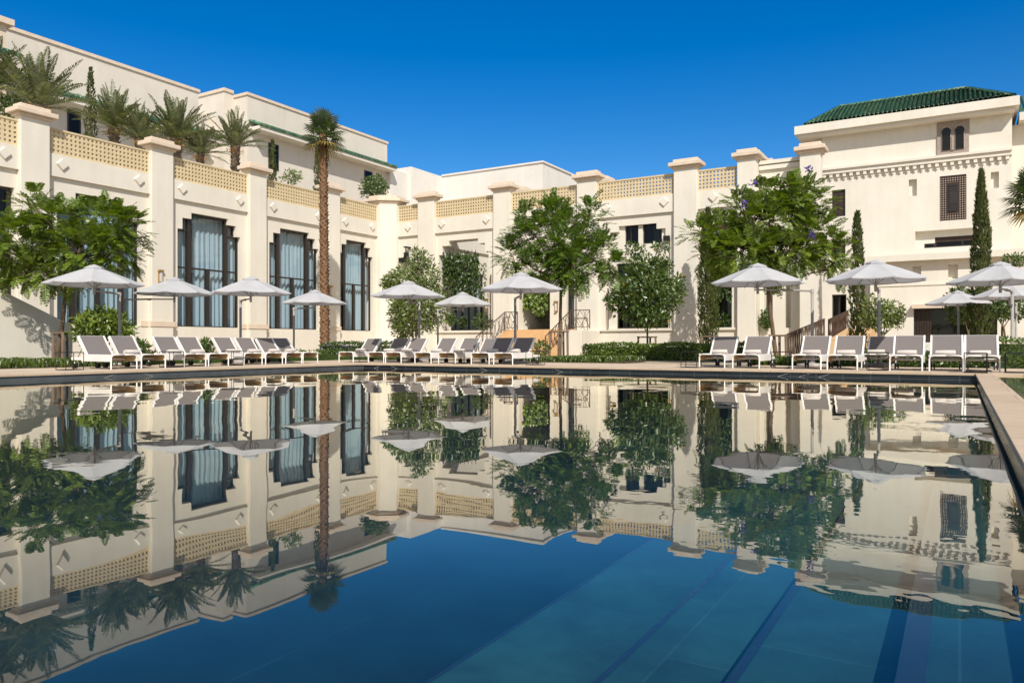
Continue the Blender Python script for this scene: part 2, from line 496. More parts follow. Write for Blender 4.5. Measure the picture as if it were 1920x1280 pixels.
# ------------------------------------------------------------------ the setting: ground, paving, pool
PX0, PX1, PY0, PY1 = -18.0, 0.33, 0.25, 20.2          # the pool's inner edges
def sheet(name, x0, x1, y0, y1, holes, z, mat):
    mb = MB()
    X = sorted({x0, x1, *[v for h in holes for v in h[:2]]}); Y = sorted({y0, y1, *[v for h in holes for v in h[2:]]})
    for i in range(len(X) - 1):
        for j in range(len(Y) - 1):
            cx, cy = (X[i] + X[i + 1]) / 2, (Y[j] + Y[j + 1]) / 2
            if any(h[0] < cx < h[1] and h[2] < cy < h[3] for h in holes): continue
            mb.face([(X[i], Y[j], z), (X[i + 1], Y[j], z), (X[i + 1], Y[j + 1], z), (X[i], Y[j + 1], z)])
    return tag(mb.build(name, mat), kind='structure')
CH = (0.66, 1.25, PY0, PY1 + .25)                         # the narrow overflow channel beside the pool
POOL_HOLE = (PX0 - .3, .66, PY0 - .2, PY1 + .3)
sheet('ground', -1500, 1500, -1500, 1500, [(POOL_HOLE[0], CH[1], POOL_HOLE[2], POOL_HOLE[3])], DECK - .06, 'sandy_ground')
sheet('pool_deck', -24.6, 14, -12, 25.2, [POOL_HOLE, CH], DECK, 'paving')
# coping stones, a lip 4 cm thick that overhangs the tiles a little
cp = MB()
L = .03
for x0, x1, y0, y1 in ((PX0 - .3, PX0 + L, PY0 - .2, PY1 + .3), (PX1 - L, .66, PY0 - .2, PY1 + .3),
                       (PX0 + L, PX1 - L, PY1 - L, PY1 + .3), (PX0 + L, PX1 - L, PY0 - .2, PY0 + L)):
    cp.box(x0, x1, y0, y1, DECK - .045, DECK + .006)
tag(cp.build('pool_coping', 'coping', bevel=.006), kind='structure')
# walls of the basin
bt = MB(); DEEP = -.85
bt.face([(PX0, PY1, DEEP), (PX1, PY1, DEEP), (PX1, PY1, DECK - .04), (PX0, PY1, DECK - .04)])
bt.face([(PX0, PY0, DEEP), (PX1, PY0, DEEP), (PX1, PY0, DECK - .04), (PX0, PY0, DECK - .04)])
tag(bt.build('pool_wall', 'pool_tile'), kind='structure')
bt = MB()
bt.face([(PX0, PY0, DEEP), (PX0, PY1, DEEP), (PX0, PY1, DECK - .04), (PX0, PY0, DECK - .04)])
bt.face([(PX1, PY0, DEEP), (PX1, PY1, DEEP), (PX1, PY1, DECK - .04), (PX1, PY0, DECK - .04)])
tag(bt.build('pool_side_wall', 'pool_tile_side'), kind='structure')
# floor with long shallow steps that climb towards the right-hand wall
pf = MB(); ps = MB(); ns_ = MB()
edges = [(PX1, -.10), (-.15, -.10), (-.60, -.21), (-1.04, -.33), (-1.66, -.46), (-2.6, -.80)]
pf_levels = [(PX1, -.15, -.10), (-.15, -.60, -.20), (-.60, -1.04, -.31), (-1.04, -1.68, -.43), (-1.68, PX0, -.80)]
for k, (xa, xb, z) in enumerate(pf_levels):
    (pf if k == 4 else ps).face([(xb, PY0, z), (xa, PY0, z), (xa, PY1, z), (xb, PY1, z)])
    if k < len(pf_levels) - 1:
        z2 = pf_levels[k + 1][2]
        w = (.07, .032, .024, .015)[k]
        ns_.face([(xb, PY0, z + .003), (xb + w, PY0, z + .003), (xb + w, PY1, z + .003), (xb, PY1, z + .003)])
        ps.face([(xb, PY0, z2), (xb, PY1, z2), (xb, PY1, z), (xb, PY0, z)])
tag(pf.build('pool_floor', 'pool_floor'), kind='structure')
tag(ps.build('pool_steps', 'step_stone'), kind='structure')
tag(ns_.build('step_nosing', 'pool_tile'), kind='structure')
# inlaid marks and overflow slots on the tile band
mk = MB(); sl = MB()
for px, d in ((207, 1), (276, -1), (655, 1), (708, 1), (738, -1), (905, -1), (1046, -1), (1470, 1), (1510, 1), (1547, 1)):
    q = onX(px, 695, PX0) if px < 640 else onY(px, 690, PY1)
    for w in range(6):
        t0, t1 = w / 6, (w + 1) / 6
        a0, a1 = d * .32 * (t0 - .5), d * .32 * (t1 - .5)
        z0, z1 = .0 + .10 * t0, .0 + .10 * t1
        if px < 640: mk.face([(PX0 + .004, q.y + a0, z0), (PX0 + .004, q.y + a0 + .014, z0), (PX0 + .004, q.y + a1 + .014, z1), (PX0 + .004, q.y + a1, z1)])
        else: mk.face([(q.x + a0, PY1 - .004, z0), (q.x + a0 + .014, PY1 - .004, z0), (q.x + a1 + .014, PY1 - .004, z1), (q.x + a1, PY1 - .004, z1)])
tag(mk.build('inlay_marks', 'white_stucco'), kind='structure')
for px0, px1 in ((1112, 1136), (1182, 1206), (1255, 1300), (1330, 1375), (1410, 1440), (1504, 1530), (1584, 1625)):
    a, b = onY(px0, 690, PY1).x, onY(px1, 690, PY1).x
    n = max(4, int((b - a) / .07))
    for i in range(n):
        x = a + (b - a) * i / n
        sl.box(x, x + .035, PY1 - .006, PY1 - .001, .035, .07)
tag(sl.build('overflow_slots', 'black_metal'), kind='structure')
wa = MB()
wa.face([(PX0, PY0, 0), (PX1, PY0, 0), (PX1, PY1, 0), (PX0, PY1, 0)])
tag(wa.build('pool_water', 'water'), kind='structure')
# overflow channel
ch = MB()
ch.face([(CH[0], CH[2], -.02), (CH[1], CH[2], -.02), (CH[1], CH[3], -.02), (CH[0], CH[3], -.02)])
for a, b in (((CH[0], CH[2]), (CH[0], CH[3])), ((CH[1], CH[2]), (CH[1], CH[3])), ((CH[0], CH[3]), (CH[1], CH[3])), ((CH[0], CH[2]), (CH[1], CH[2]))):
    ch.face([(a[0], a[1], -.02), (b[0], b[1], -.02), (b[0], b[1], DECK), (a[0], a[1], DECK)])
tag(ch.build('channel_bed', 'coping'), kind='structure')
wa = MB(); wa.face([(CH[0], CH[2], .11), (CH[1], CH[2], .11), (CH[1], CH[3], .11), (CH[0], CH[3], .11)])
tag(wa.build('channel_water', 'water'), kind='structure')

# ------------------------------------------------------------------ buildings
Z_SILL, Z_CORN, Z_FR, Z_BAL = 1.8, 8.57, 9.60, 10.80
LX, CY = -36.0, 42.8
FL, FC = Facade('X', LX), Facade('Y', CY)

def stepped(c, k=1.0, sill=Z_SILL):
    return [(c - 2.05 * k, c + 2.05 * k, sill, 7.05), (c - 1.75 * k, c + 1.75 * k, 7.0, 7.66), (c - 1.2 * k, c + 1.2 * k, 7.6, 8.0)]

def stepped_window(F, parent, c):
    """tall stepped window: bronze frame > panes, curtain; built round its own centre"""
    G = Facade(F.k, 0.0)
    fr = MB(); n0, n1 = -.34, -.22
    S = Z_SILL
    for sg in (-1, 1):
        def bx(a0, a1, z0, z1, nn0=n0, nn1=n1):
            lo, hi = sorted((sg * a0, sg * a1)); G.box(fr, lo, hi, z0, z1, nn0, nn1)
        bx(1.97, 2.05, S, 7.05); bx(1.31, 1.97, 6.96, 7.05)
        bx(1.67, 1.75, 7.05, 7.66); bx(1.31, 1.67, 7.57, 7.66)
        bx(1.09, 1.31, S, 8.0, n0 - .03, n1 + .05)
        bx(1.31, 1.97, 4.96, 5.05); bx(.10, 1.09, 4.96, 5.05)
        bx(1.31, 1.97, S, S + .06); bx(.10, 1.09, S, S + .06)
    G.box(fr, -1.09, 1.09, 7.86, 8.0, n0, n1 + .02)
    G.box(fr, -.10, .10, S, 5.05, n0 - .02, n1 + .03)
    frame = fr.build('window', 'bronze')
    gl = MB()
    for a0, a1, z0, z1 in ((-1.97, -1.31, S, 6.96), (-1.67, -1.31, 7.05, 7.57), (-1.09, 1.09, 5.05, 7.86), (-1.09, -.1, S, 4.96), (.1, 1.09, S, 4.96),
                           (1.31, 1.97, S, 6.96), (1.31, 1.67, 7.05, 7.57)):
        gl.face([G.P(a0, z0, -.29), G.P(a1, z0, -.29), G.P(a1, z1, -.29), G.P(a0, z1, -.29)])
    g = gl.build('pane', 'glass'); g.parent = frame
    cu = MB(); rnd = random.Random(4)
    def fold(a0, a1, z0, z1, ph):
        n = max(8, int((a1 - a0) / .035)); i0 = len(cu.v)
        for i in range(n + 1):
            a = a0 + (a1 - a0) * i / n
            d = .055 * math.sin(a * 19 + ph) + .03 * math.sin(a * 43 + ph * 2.3)
            cu.v.append(G.P(a, z1, -.62 + d * .55)); cu.v.append(G.P(a + .03 * math.sin(a * 7 + ph), z0, -.62 + d * 1.3))
        for i in range(n):
            cu.f.append((i0 + 2 * i, i0 + 2 * i + 1, i0 + 2 * i + 3, i0 + 2 * i + 2)); cu.sm.append(True)
    fold(-2.2, -.78, S, 7.9, .3); fold(-.70, .68, S, 8.1, 1.2); fold(.74, 2.2, S, 7.9, 2.0)
    cc = cu.build('curtain', 'curtain'); cc.parent = frame
    pl = wloc(parent)
    loc = Vector(F.P(c, 0, 0)) - pl
    frame.parent = parent; frame.location = loc
    return frame

def diamond(F, parent, a, z, r=.30):
    mb = MB()
    i = 0
    c = [F.P(a + da, z + dz, .15) for da, dz in ((0, -r), (r, 0), (0, r), (-r, 0))]
    d = [F.P(a + da * .82, z + dz * .82, .24) for da, dz in ((0, -r), (r, 0), (0, r), (-r, 0))]
    mb.hexa(c + d)
    return mb.build('diamond_boss', 'stucco', parent)

def pillar(F, parent, a0, a1, zb=DECK, n0=-.25, n1=.30, ztop=11.0, back=None, sconce=False):
    mb = MB(); F.box(mb, a0, a1, zb, ztop, n0, n1)
    p = mb.build('pillar', 'stucco', parent, bevel=.03)
    cb = MB()
    F.box(cb, a0 - .10, a1 + .10, ztop - .04, ztop + .10, n0 - .1, n1 + .10)
    F.box(cb, a0 - .26, a1 + .26, ztop + .10, ztop + .32, n0 - .26, n1 + .26)
    F.box(cb, a0 - .04, a1 + .04, ztop + .32, ztop + .52, n0 - .04, n1 + .04)
    cb.build('cap', 'cap_stone', p, bevel=.03)
    return p

def sconce(F, parent, a, z, n=.3):
    mb = MB()
    F.box(mb, a - .11, a + .11, z - .32, z + .32, n, n + .05)
    F.box(mb, a - .13, a + .13, z + .26, z + .36, n, n + .16)
    F.box(mb, a - .09, a + .09, z - .34, z - .28, n, n + .14)
    s = mb.build('wall_lamp', 'brass', parent)
    gb = MB(); F.box(gb, a - .06, a + .06, z - .26, z + .25, n + .05, n + .12)
    gb.build('shade', 'towel', s)

# ---- the long left wing
lw = thing('ballroom_wing', (LX, 28, DECK), 'long cream wing along the left side with tall stepped curtained windows and pierced tan balustrade', 'building')
PR = [6.5, 12.76, 19.0, 25.3, 31.55, 37.8]              # far edges of its pillars
PW = 1.26
bays = [(PR[i], PR[i + 1] - PW) for i in range(5)] + [(37.8, 41.75)]
wm = MB(); band = MB(); dado = MB()
for i, (a0, a1) in enumerate(bays):
    c = (a0 + a1) / 2
    if i == 0: holes = []
    elif i == 1: holes = [(a0 + .7, a1 - .12, 2.4, 7.75)]
    elif i < 5: holes = stepped(c)
    else: holes = stepped(c - .1, .83)
    FL.wall(wm, a0, a1, DECK - .1, Z_CORN + .05, holes, .30)
    FL.box(band, a0, a1, Z_CORN, Z_FR, -.3, .15)
FL.box(band, 6.5, 41.7, 9.2, 9.5, -13.5, -.3)
wm.box(LX - 8, LX - 7.8, 5, 42.5, DECK, 9.2)
wm.box(LX - 14, LX - .3, 4.9, 5.24, DECK, 9.4)
wm.box(LX - 8, LX - .7, 5.4, 42.4, Z_SILL - .35, Z_SILL - .1)
wm.build('wall', 'stucco', lw)
band.build('frieze', 'stucco', lw)
for i, y in enumerate(PR):
    pillar(FL, lw, y - PW, y)
    dado = MB()
    if i >= 1:
        c0 = (bays[i - 1][0] + bays[i - 1][1]) / 2 + 2.1; c1 = (bays[i][0] + bays[i][1]) / 2 - 2.1 + (.35 if i == 5 else 0)
        if i < 2: c0 = bays[0][1] if i == 1 else bays[1][1] - .1
        FL.box(dado, c0, y - PW - .003, Z_SILL - .03, Z_SILL + .24, .002, .05)
        FL.box(dado, y - PW - .05, y + .05, Z_SILL - .03, Z_SILL + .24, .2, .345)
        FL.box(dado, y + .003, c1, Z_SILL - .03, Z_SILL + .24, .002, .05)
        dado.build('sill_band', 'cap_stone', lw)
for i, (a0, a1) in enumerate(bays):
    mb = MB(); FL.lattice(mb, a0, a1, Z_FR + .01, Z_BAL, .205, -.12, .04)
    mb.build('balustrade_panel', 'lattice_stone', lw)
    diamond(FL, lw, a0 + .62, 9.16); diamond(FL, lw, a1 - .60, 9.16)
w0 = stepped_window(FL, lw, (bays[2][0] + bays[2][1]) / 2)
for i in (3, 4, 5):
    w = copy_tree(w0, lw); c = (bays[i][0] + bays[i][1]) / 2 - (.1 if i == 5 else 0)
    w.location.y = c - 28
    if i == 5: w.scale.y = .83
b = bays[1]; fr = MB(); gl = MB()
for y in (b[0] + .7, b[0] + 2.4, b[1] - .34): FL.box(fr, y, y + .14, 2.4, 7.75, -.34, -.2)
FL.box(fr, b[0] + .7, b[1] - .2, 7.62, 7.75, -.34, -.21); FL.box(fr, b[0] + .7, b[1] - .2, 4.9, 5.0, -.33, -.21)
wd = fr.build('window', 'bronze', lw)
gl.face([FL.P(b[0] + .7, 2.4, -.29), FL.P(b[1] - .2, 2.4, -.29), FL.P(b[1] - .2, 7.7, -.29), FL.P(b[0] + .7, 7.7, -.29)])
gl.build('pane', 'dark_glass', wd)
for x, y in ((300, 519), (619, 546), (43, 510)):
    q = onX(x, y, LX + .3); sconce(FL, lw, q.y, q.z)
# canted corner pier
cp_ = MB()
poly = [(LX - .6, 41.75), (LX + .32, 41.75), (LX + 1.25, 42.5), (LX + 1.25, 43.4), (LX - .6, 43.4)]
cp_.prism(poly, DECK, 11.0)
pc = cp_.build('pillar', 'stucco', lw, bevel=.03)
cb = MB()
def grow(poly, g):
    cx = sum(p[0] for p in poly) / len(poly); cy = sum(p[1] for p in poly) / len(poly)
    return [(cx + (p[0] - cx) * g, cy + (p[1] - cy) * g) for p in poly]
cb.prism(grow(poly, 1.12), 10.96, 11.1); cb.prism(grow(poly, 1.32), 11.1, 11.32); cb.prism(grow(poly, 1.06), 11.32, 11.52)
cb.build('cap', 'cap_stone', pc, bevel=.03)

# ---- the central wing
cw = thing('central_wing', (-20, CY, DECK), 'cream central wing across the court with a stair to its terrace and pierced tan balustrade', 'building')
cb_ = [(-34.75, -32.85), (-31.46, -26.6), (-25.28, -20.48), (-19.14, -14.27), (-12.89, -10.64)]
cpil = [(-32.85, -31.46), (-26.6, -25.28), (-20.48, -19.14), (-14.27, -12.89)]
wm = MB(); band = MB()
def rY(x0, y0, x1, y1, Yp, yb0=None):
    a, b_ = onY(x0, y0, Yp), onY(x1, y1, Yp)
    return a.x, b_.x, b_.z, a.z
holes = [
    [], stepped((-31.46 - 26.6) / 2 - .15), [(-24.75, -22.5, Z_SILL, 5.3), (-21.32, -20.78, Z_SILL, 5.75)],
    stepped((-19.14 - 14.27) / 2 + .1), [(-12.7, -11.0, Z_SILL, 7.7)]]
for i, (a0, a1) in enumerate(cb_):
    dp = (.3, 1.0, .5, .22, 1.6)[i]
    FC.wall(wm, a0, a1, DECK - .1, Z_CORN + .05, holes[i], dp)
    FC.box(band, a0, a1, Z_CORN, Z_FR, -.3, .15)
# the loggia behind: side wall, back wall, ceiling where it is roofed
Facade('X', -31.46).wall(wm, CY + .9, 52, DECK, 9.6, [(44.6, 49.0, Z_SILL, 6.2)], .3); wm.box(-33.5, -33.3, CY + 1, 52, DECK, 9.6)                      # court wall seen through the first opening
wm.box(-31.4, -25.2, 52, 52.3, DECK, 9.6)
wm.box(-25.2, -24.95, CY + .6, 52, DECK, 9.4)
Facade('Y', 47.6).wall(wm, -24.9, -9.7, DECK, 9.4, [(-24.6, -20.9, Z_SILL, 5.2)], .3)
wm.box(-19.9, -19.6, CY + .6, 47.5, DECK, 9.4); wm.box(-13.6, -13.3, CY + .6, 47.5, DECK, 9.4)
FC.box(wm, -31.4, -9.7, Z_SILL - .3, Z_SILL - .02, -9, -.52)
# third bay: back of the shallow stepped recess with its windows
c3 = (-19.14 - 14.27) / 2 + .1
up1 = rY(1172, 421, 1197, 457, CY + .2); up2 = rY(1205, 419, 1241, 455, CY + .2); lo3 = (-18.0, -14.75, Z_SILL, 5.75); sl3 = (-18.95 + .35, -18.4, Z_SILL, 5.2)
sl3 = rY(1136, 470, 1141, 612, CY + .2)
FC.wall(wm, c3 - 2.2, c3 + 2.2, Z_SILL - .02, 8.2, [up1, up2, lo3], .25, -.2)
band.box(-25.2, -9.7, CY + .3, CY + 6.5, 9.2, 9.5)
# ledge over the plinth, dark shadow line
ld = MB()
for a0, a1 in cb_[1:]: FC.box(ld, a0 + .002, a1 - .002, Z_SILL - .14, Z_SILL - .02, .002, .12)
ld.build('plinth_ledge', 'stucco', cw)
for a0, a1 in cb_:
    mb = MB(); FC.lattice(mb, a0, a1, Z_FR + .01, Z_BAL, .205, -.12, .04)
    mb.build('balustrade_panel', 'lattice_stone', cw)
for a in (-33.8, -30.85, -27.2, -24.7, -21.1, -18.55, -14.88, -12.0): diamond(FC, cw, a, 9.16)
for a0, a1 in cpil: pillar(FC, cw, a0, a1)
pillar(FC, cw, -10.64, -9.63, n0=-1.5, n1=.3, ztop=11.1)             # deep end pillar
pillar(FC, cw, -7.35, -6.32, n0=-.5, n1=.3, ztop=11.0)
for a0, a1 in ((-26.6, -25.3), (-20.4, -19.2)):                       # second row behind the terrace
    pillar(FC, cw, a0, a1, zb=9.4, n0=-2.6, n1=-1.5, ztop=11.0)
pillar(FC, cw, -10.7, -9.5, zb=9.4, n0=-4.4, n1=-3.2, ztop=11.25)
# end bay with a solid parapet and slot openings
FC.wall(wm, -9.62, -7.36, DECK, 10.95, [(-9.35, -8.9, 1.75, 5.9), (-8.25, -7.95, 1.75, 5.9)], .5, -.55)
wm.box(-9.62, -7.36, CY + 2.2, CY + 2.4, DECK, 10.9)
FC.box(band, -9.6, -7.37, 10.5, 10.72, -.6, -.40)
FC.box(band, -9.6, -7.37, 10.80, 11.0, -.75, -.35)
mbx = MB(); Facade('X', -9.62).lattice(mbx, CY + 1.6, CY + 3.1, Z_FR, Z_BAL, .205, -.12, .04); mbx.build('balustrade_panel', 'lattice_stone', cw)
wm.build('wall', 'stucco', cw); band.build('frieze', 'stucco', cw)
def window_at(F, parent, r, n=-.25, mull=(), glass='dark_glass', cur=None, bar=.07, name='window', rail=()):
    a0, a1, z0, z1 = r
    if a0 > a1: a0, a1 = a1, a0
    fr = MB()
    F.box(fr, a0, a0 + bar, z0, z1, n, n + .1); F.box(fr, a1 - bar, a1, z0, z1, n, n + .1)
    F.box(fr, a0 + bar, a1 - bar, z1 - bar, z1, n, n + .1); F.box(fr, a0 + bar, a1 - bar, z0, z0 + bar, n, n + .1)
    for m_ in mull:
        am = a0 + (a1 - a0) * m_; F.box(fr, am - bar / 2, am + bar / 2, z0 + bar, z1 - bar, n, n + .09)
    for m_ in rail:
        zm = z0 + (z1 - z0) * m_; F.box(fr, a0 + bar, a1 - bar, zm - bar / 2, zm + bar / 2, n, n + .08)
    w = fr.build(name, 'bronze', parent)
    g = MB(); g.face([F.P(a0, z0, n + .04), F.P(a1, z0, n + .04), F.P(a1, z1, n + .04), F.P(a0, z1, n + .04)])
    g.build('pane', glass, w)
    if cur:
        cu = MB(); k = max(8, int((a1 - a0) / .05)); i0 = 0
        for i in range(k + 1):
            a = a0 + (a1 - a0) * i / k; d = .05 * math.sin(a * 21) + .02 * math.sin(a * 47)
            if cur != 'full' and not (cur[0] <= i / k <= cur[1]): continue
            cu.v.append(F.P(a, z0, n - .25 + d)); cu.v.append(F.P(a, z1, n - .25 + d)); i0 += 1
        for i in range(i0 - 1):
            cu.f.append((2 * i, 2 * i + 2, 2 * i + 3, 2 * i + 1)); cu.sm.append(True)
        cu.build('curtain', 'curtain', w)
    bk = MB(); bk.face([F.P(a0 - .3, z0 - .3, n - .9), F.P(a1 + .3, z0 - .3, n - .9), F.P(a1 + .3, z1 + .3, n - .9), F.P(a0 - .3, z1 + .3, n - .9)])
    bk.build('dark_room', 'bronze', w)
    return w
window_at(FC, cw, up1, -.42, (.4,), 'dark_glass', (0, .38)); window_at(FC, cw, up2, -.42, (), 'dark_glass', (.4, .75))
window_at(FC, cw, lo3, -.42, (.25, .5, .78), 'dark_glass', (.05, .3), rail=(.75,))
window_at(FC, cw, (-21.32, -20.78, Z_SILL, 5.75), -.35, (), 'glass', 'full', rail=(.55,))
window_at(FC, cw, (-12.7, -11.0, Z_SILL, 4.9), -1.6, (.5,), 'glass', (.55, 1))
BK = Facade('Y', 47.6)
window_at(BK, cw, (-24.6, -20.9, Z_SILL, 5.2), -.25, (.33, .66), 'glass', (.35, 1))
FX = Facade('X', -31.46)
window_at(FX, cw, (44.6, 49.0, Z_SILL, 6.2), -.25, (.2, .4, .6, .8), 'glass', 'full', bar=.16)
mb = MB(); FX.lattice(mb, CY + 1.0, 52, Z_FR, Z_BAL, .205, -.12, .04); mb.build('balustrade_panel', 'lattice_stone', cw)
mb = MB(); FX.box(mb, CY + 1.02, 51.9, Z_CORN - .8, Z_FR - .02, .002, .15); mb.build('frieze', 'stucco', cw)
for x, y in ((913, 570), (1043, 575), (1147, 575)):
    q = onY(x, y, CY - .02); sconce(FC, cw, q.x, q.z, .0)
for x, y in ((1251, 447),):
    q = onY(x, y, CY); mb = MB(); FC.box(mb, q.x - .18, q.x + .18, q.z - .14, q.z + .14, .0, .2); mb.build('flood_lamp', 'black_metal', cw)
# the bracketed floodlight in the corner bay
q = onY(768, 484, CY); mb = MB()
FC.box(mb, q.x - .12, q.x + .14, q.z + .7, q.z + .78, .0, .55); FC.box(mb, q.x + .02, q.x + .08, q.z - .1, q.z + .72, .45, .52)
FC.box(mb, q.x - .45, q.x + .22, q.z - .35, q.z - .02, .25, .7); FC.box(mb, q.x - .05, q.x + .22, q.z - .02, q.z + .35, .35, .6)
mb.build('flood_lamp', 'black_metal', cw)
for x, y0, y1 in ((920, 515, 617), (1140, 540, 612)):                  # rain pipes
    a, b_ = onY(x, y0, CY - .15), onY(x, y1, CY - .15)
    mb = MB(); mb.tube([a, (a.x, a.y, Z_SILL)], .05, 8); mb.build('downpipe', 'grey_metal', cw)

# ---- garden wall that slopes down at the left
gx = -28.7
a, b_, c_ = onX(-330, 365, gx), onX(0, 544, gx), onX(135, 611, gx)
gw = MB()
prof = [(5.0, a.z + .3), (b_.y, b_.z), (c_.y, c_.z)]
i0 = 0
pts = [(5.0, DECK - .1), *[(p[0], p[1]) for p in [(5.0, b_.z + (b_.y - 5.0) * .31), (b_.y, b_.z), (c_.y, c_.z)]], (c_.y, DECK - .1)]
n = len(pts)
for sx in (0, -.6):
    gw.v.extend([(gx + sx, y, z) for y, z in pts])
gw.f.append(tuple(range(n))); gw.sm.append(False); gw.f.append(tuple(range(n, 2 * n))); gw.sm.append(False)
for k in range(n):
    q = (k + 1) % n; gw.f.append((k, q, n + q, n + k)); gw.sm.append(False)
o = gw.build('garden_wall', 'stucco', bevel=.02)
tag(o, 'smooth cream garden wall whose top slopes down towards the left row of loungers', 'wall')

# ---- tall upper block behind the left terrace
ub = thing('upper_block', (-52, 40, DECK), 'tall plain upper storey block with green tiled eaves behind the date palms', 'building')
wm = MB(); XA = -50.0
Ya, Yb = onX(14, 55, XA).y, onX(372, 172, XA).y
Yc, Yd = onX(464, 180, XA).y, onX(726, 271, XA).y
zA = onX(140, 96.8, XA).z; zC = onX(600, 226, XA).z
wm.box(XA - 12, XA, 5, Yb, 9.0, zA)
wm.box(XA - 12, XA, Yc, Yd, 9.0, zC)
wm.box(-62, -51.6, 41.2, Yc + 1, 9.0, 21.5)
wm.box(-62, -53.0, Yb, 41.2, 9.0, 19.6)
wm.build('wall', 'upper_stucco', ub)
pa = MB()
for y0, y1, z in ((5, Yb, zA), (Yc, Yd, zC)): pa.box(XA - .5, XA + .10, y0 - .1, y1 + .1, z, z + .22)
pa.box(-62, -51.5, 41.1, Yc - .12, 21.5, 21.75)
pa.box(-62, XA - .502, Yc - .1, Yc + .4, zC, zC + .22)
pa.build('parapet_coping', 'cap_stone', ub)
def eave(y0, y1, z, nm):
    mb = MB(); mb.box(XA, XA + 1.25, y0, y1, z - .62, z - .34); e = mb.build('eave', 'stucco', ub)
    tl = MB(); n = int((y1 - y0) / .28)
    for i in range(n):
        y = y0 + (i + .5) * (y1 - y0) / n
        tl.tube([(XA, y, z + .25), (XA + 1.38, y, z - .25)], .14, 8)
    tl.build('roof_tiles', 'green_tile', e)
eave(Yc + .1, onX(743, 311, XA + 1.2).y, 18.9, 'e'); eave(onX(60, 152, XA + 1.2).y, Yb + 1, 16.9, 'e')
UF = Facade('X', XA)
for x0, y0, x1, y1 in ((126, 205, 151, 248), (503, 267, 522, 320), (683, 319, 698, 340)):
    a, b_ = onX(x0, y0, XA), onX(x1, y1, XA)
    bot = min(b_.z, a.z - 2.2)
    mb = MB(); UF.box(mb, a.y, b_.y, bot, a.z, .004, .05); w = mb.build('window', 'bronze', ub)
    g = MB(); UF.box(g, a.y + .1, b_.y - .1, bot + .1, a.z - .1, .05, .055); g.build('pane', 'dark_glass', w)
# tan turret at the far left
tu = thing('roof_turret', (-48.5, 22, 9.0), 'tan stone turret with a pierced panel at the far left roof edge', 'turret')
y1 = onX(12, 80, -47.5).y
mb = MB(); mb.box(-52, -47.5, y1 - 4, y1, 9.0, onX(12, 48, -47.5).z); mb.build('wall', 'cap_stone', tu)
zt = onX(12, 48, -47.5).z
mb = MB(); mb.box(-52.2, -47.2, y1 - 4.2, y1 + .3, zt, zt + .35); mb.build('cap', 'cap_stone', tu)
mb = MB(); Facade('X', -47.5).lattice(mb, y1 - 3, y1 - .35, zt - 4.2, zt - .8, .3, .01, .06); mb.build('pierced_panel', 'lattice_stone', tu)
tl = MB(); ze = onX(20, 100, -46.8).z
for i in range(16): tl.tube([(-47.5, y1 - 4 + i * .28, ze + .3), (-46.4, y1 - 4 + i * .28, ze - .1)], .14, 8)
tl.build('roof_tiles', 'green_tile', tu)

# ---- bright white block in the middle distance
wb = thing('white_block', (-42, 70, DECK), 'bright white flat roofed block rising behind the central wing', 'building')
A = onY(829, 330.5, 68); B = onY(1017.5, 305, 68); z = B.z
wm = MB()
wm.box(A.x - .4, B.x, 68, 92, DECK, z)
y1 = onX(771, 314, A.x).y
wm.box(A.x - 12, A.x, y1, 92, DECK, z - .002)
C1 = onX(767, 327, -49.6)
wm.box(-62, -49.6, Yd + .02, y1, DECK, C1.z)
wm.build('wall', 'white_stucco', wb)
cp2 = MB(); cp2.box(A.x, B.x + .12, 67.88, 68.3, z, z + .18); cp2.box(B.x - .3, B.x + .12, 68.3, 92, z, z + .18); cp2.build('parapet_coping', 'white_stucco', wb)

# ---- the tower-like pavilion at the right
TY = 62.0
tw = thing('green_roofed_pavilion', (-4, TY, DECK), 'tall cream pavilion with green tiled hip roof, carved windows and a corbel frieze', 'building')
FT = Facade('Y', TY)
xl, xr, xu = -9.1, 3.07, -10.3
zb = 15.0
wm = MB()
win = {k: rY(*v, TY) for k, v in dict(left=(1560, 357, 1585, 405), mid=(1560, 452, 1585, 500), lat=(1762, 331, 1812, 411)).items()}
door = (onY(1560, 553, TY).x, onY(1587, 553, TY).x, DECK, onY(1573, 552, TY).z)
big = (onY(1713, 575, TY).x, onY(1870, 575, TY).x, 1.0, onY(1790, 576, TY).z)
n1_ = rY(1704, 337, 1719, 367, TY); n2_ = rY(1858, 323, 1873, 352, TY)
zl = onY(1640, 477, TY).z
bal = (onY(1716, 432, TY).x, onY(1860, 427, TY).x, zl + .2, onY(1760, 431, TY).z)
FT.wall(wm, xl, xr, zl - .1, 18, [win['left'], win['lat'], n1_, n2_, bal, win['mid']], .5)
FT.wall(wm, xl, xr, DECK, zl - .1, [door], .35)
FT.box(wm, xu, xl, DECK, 18, -10, -.4); FT.box(wm, xr - .4, xr, DECK, 18, -10, -.36); FT.box(wm, xl, xr, DECK, 18, -10.2, -10)
bw = (onY(1753, 452, TY + .5).x, onY(1858, 450, TY + .5).x, bal[2] + .1, onY(1800, 442, TY + .5).z)
Facade('Y', TY + .5).wall(wm, bal[0] - .2, bal[1] + .2, bal[2] - .2, bal[3] + .2, [bw, (onY(1733, 452, TY + .5).x, bw[0], bw[2], bw[3] - .42)], .3)
for nn in (n1_, n2_): FT.box(wm, nn[0] - .1, nn[1] + .1, nn[2] - .1, nn[3] + .1, -.5, -.36)
wm.build('wall', 'stucco', tw)
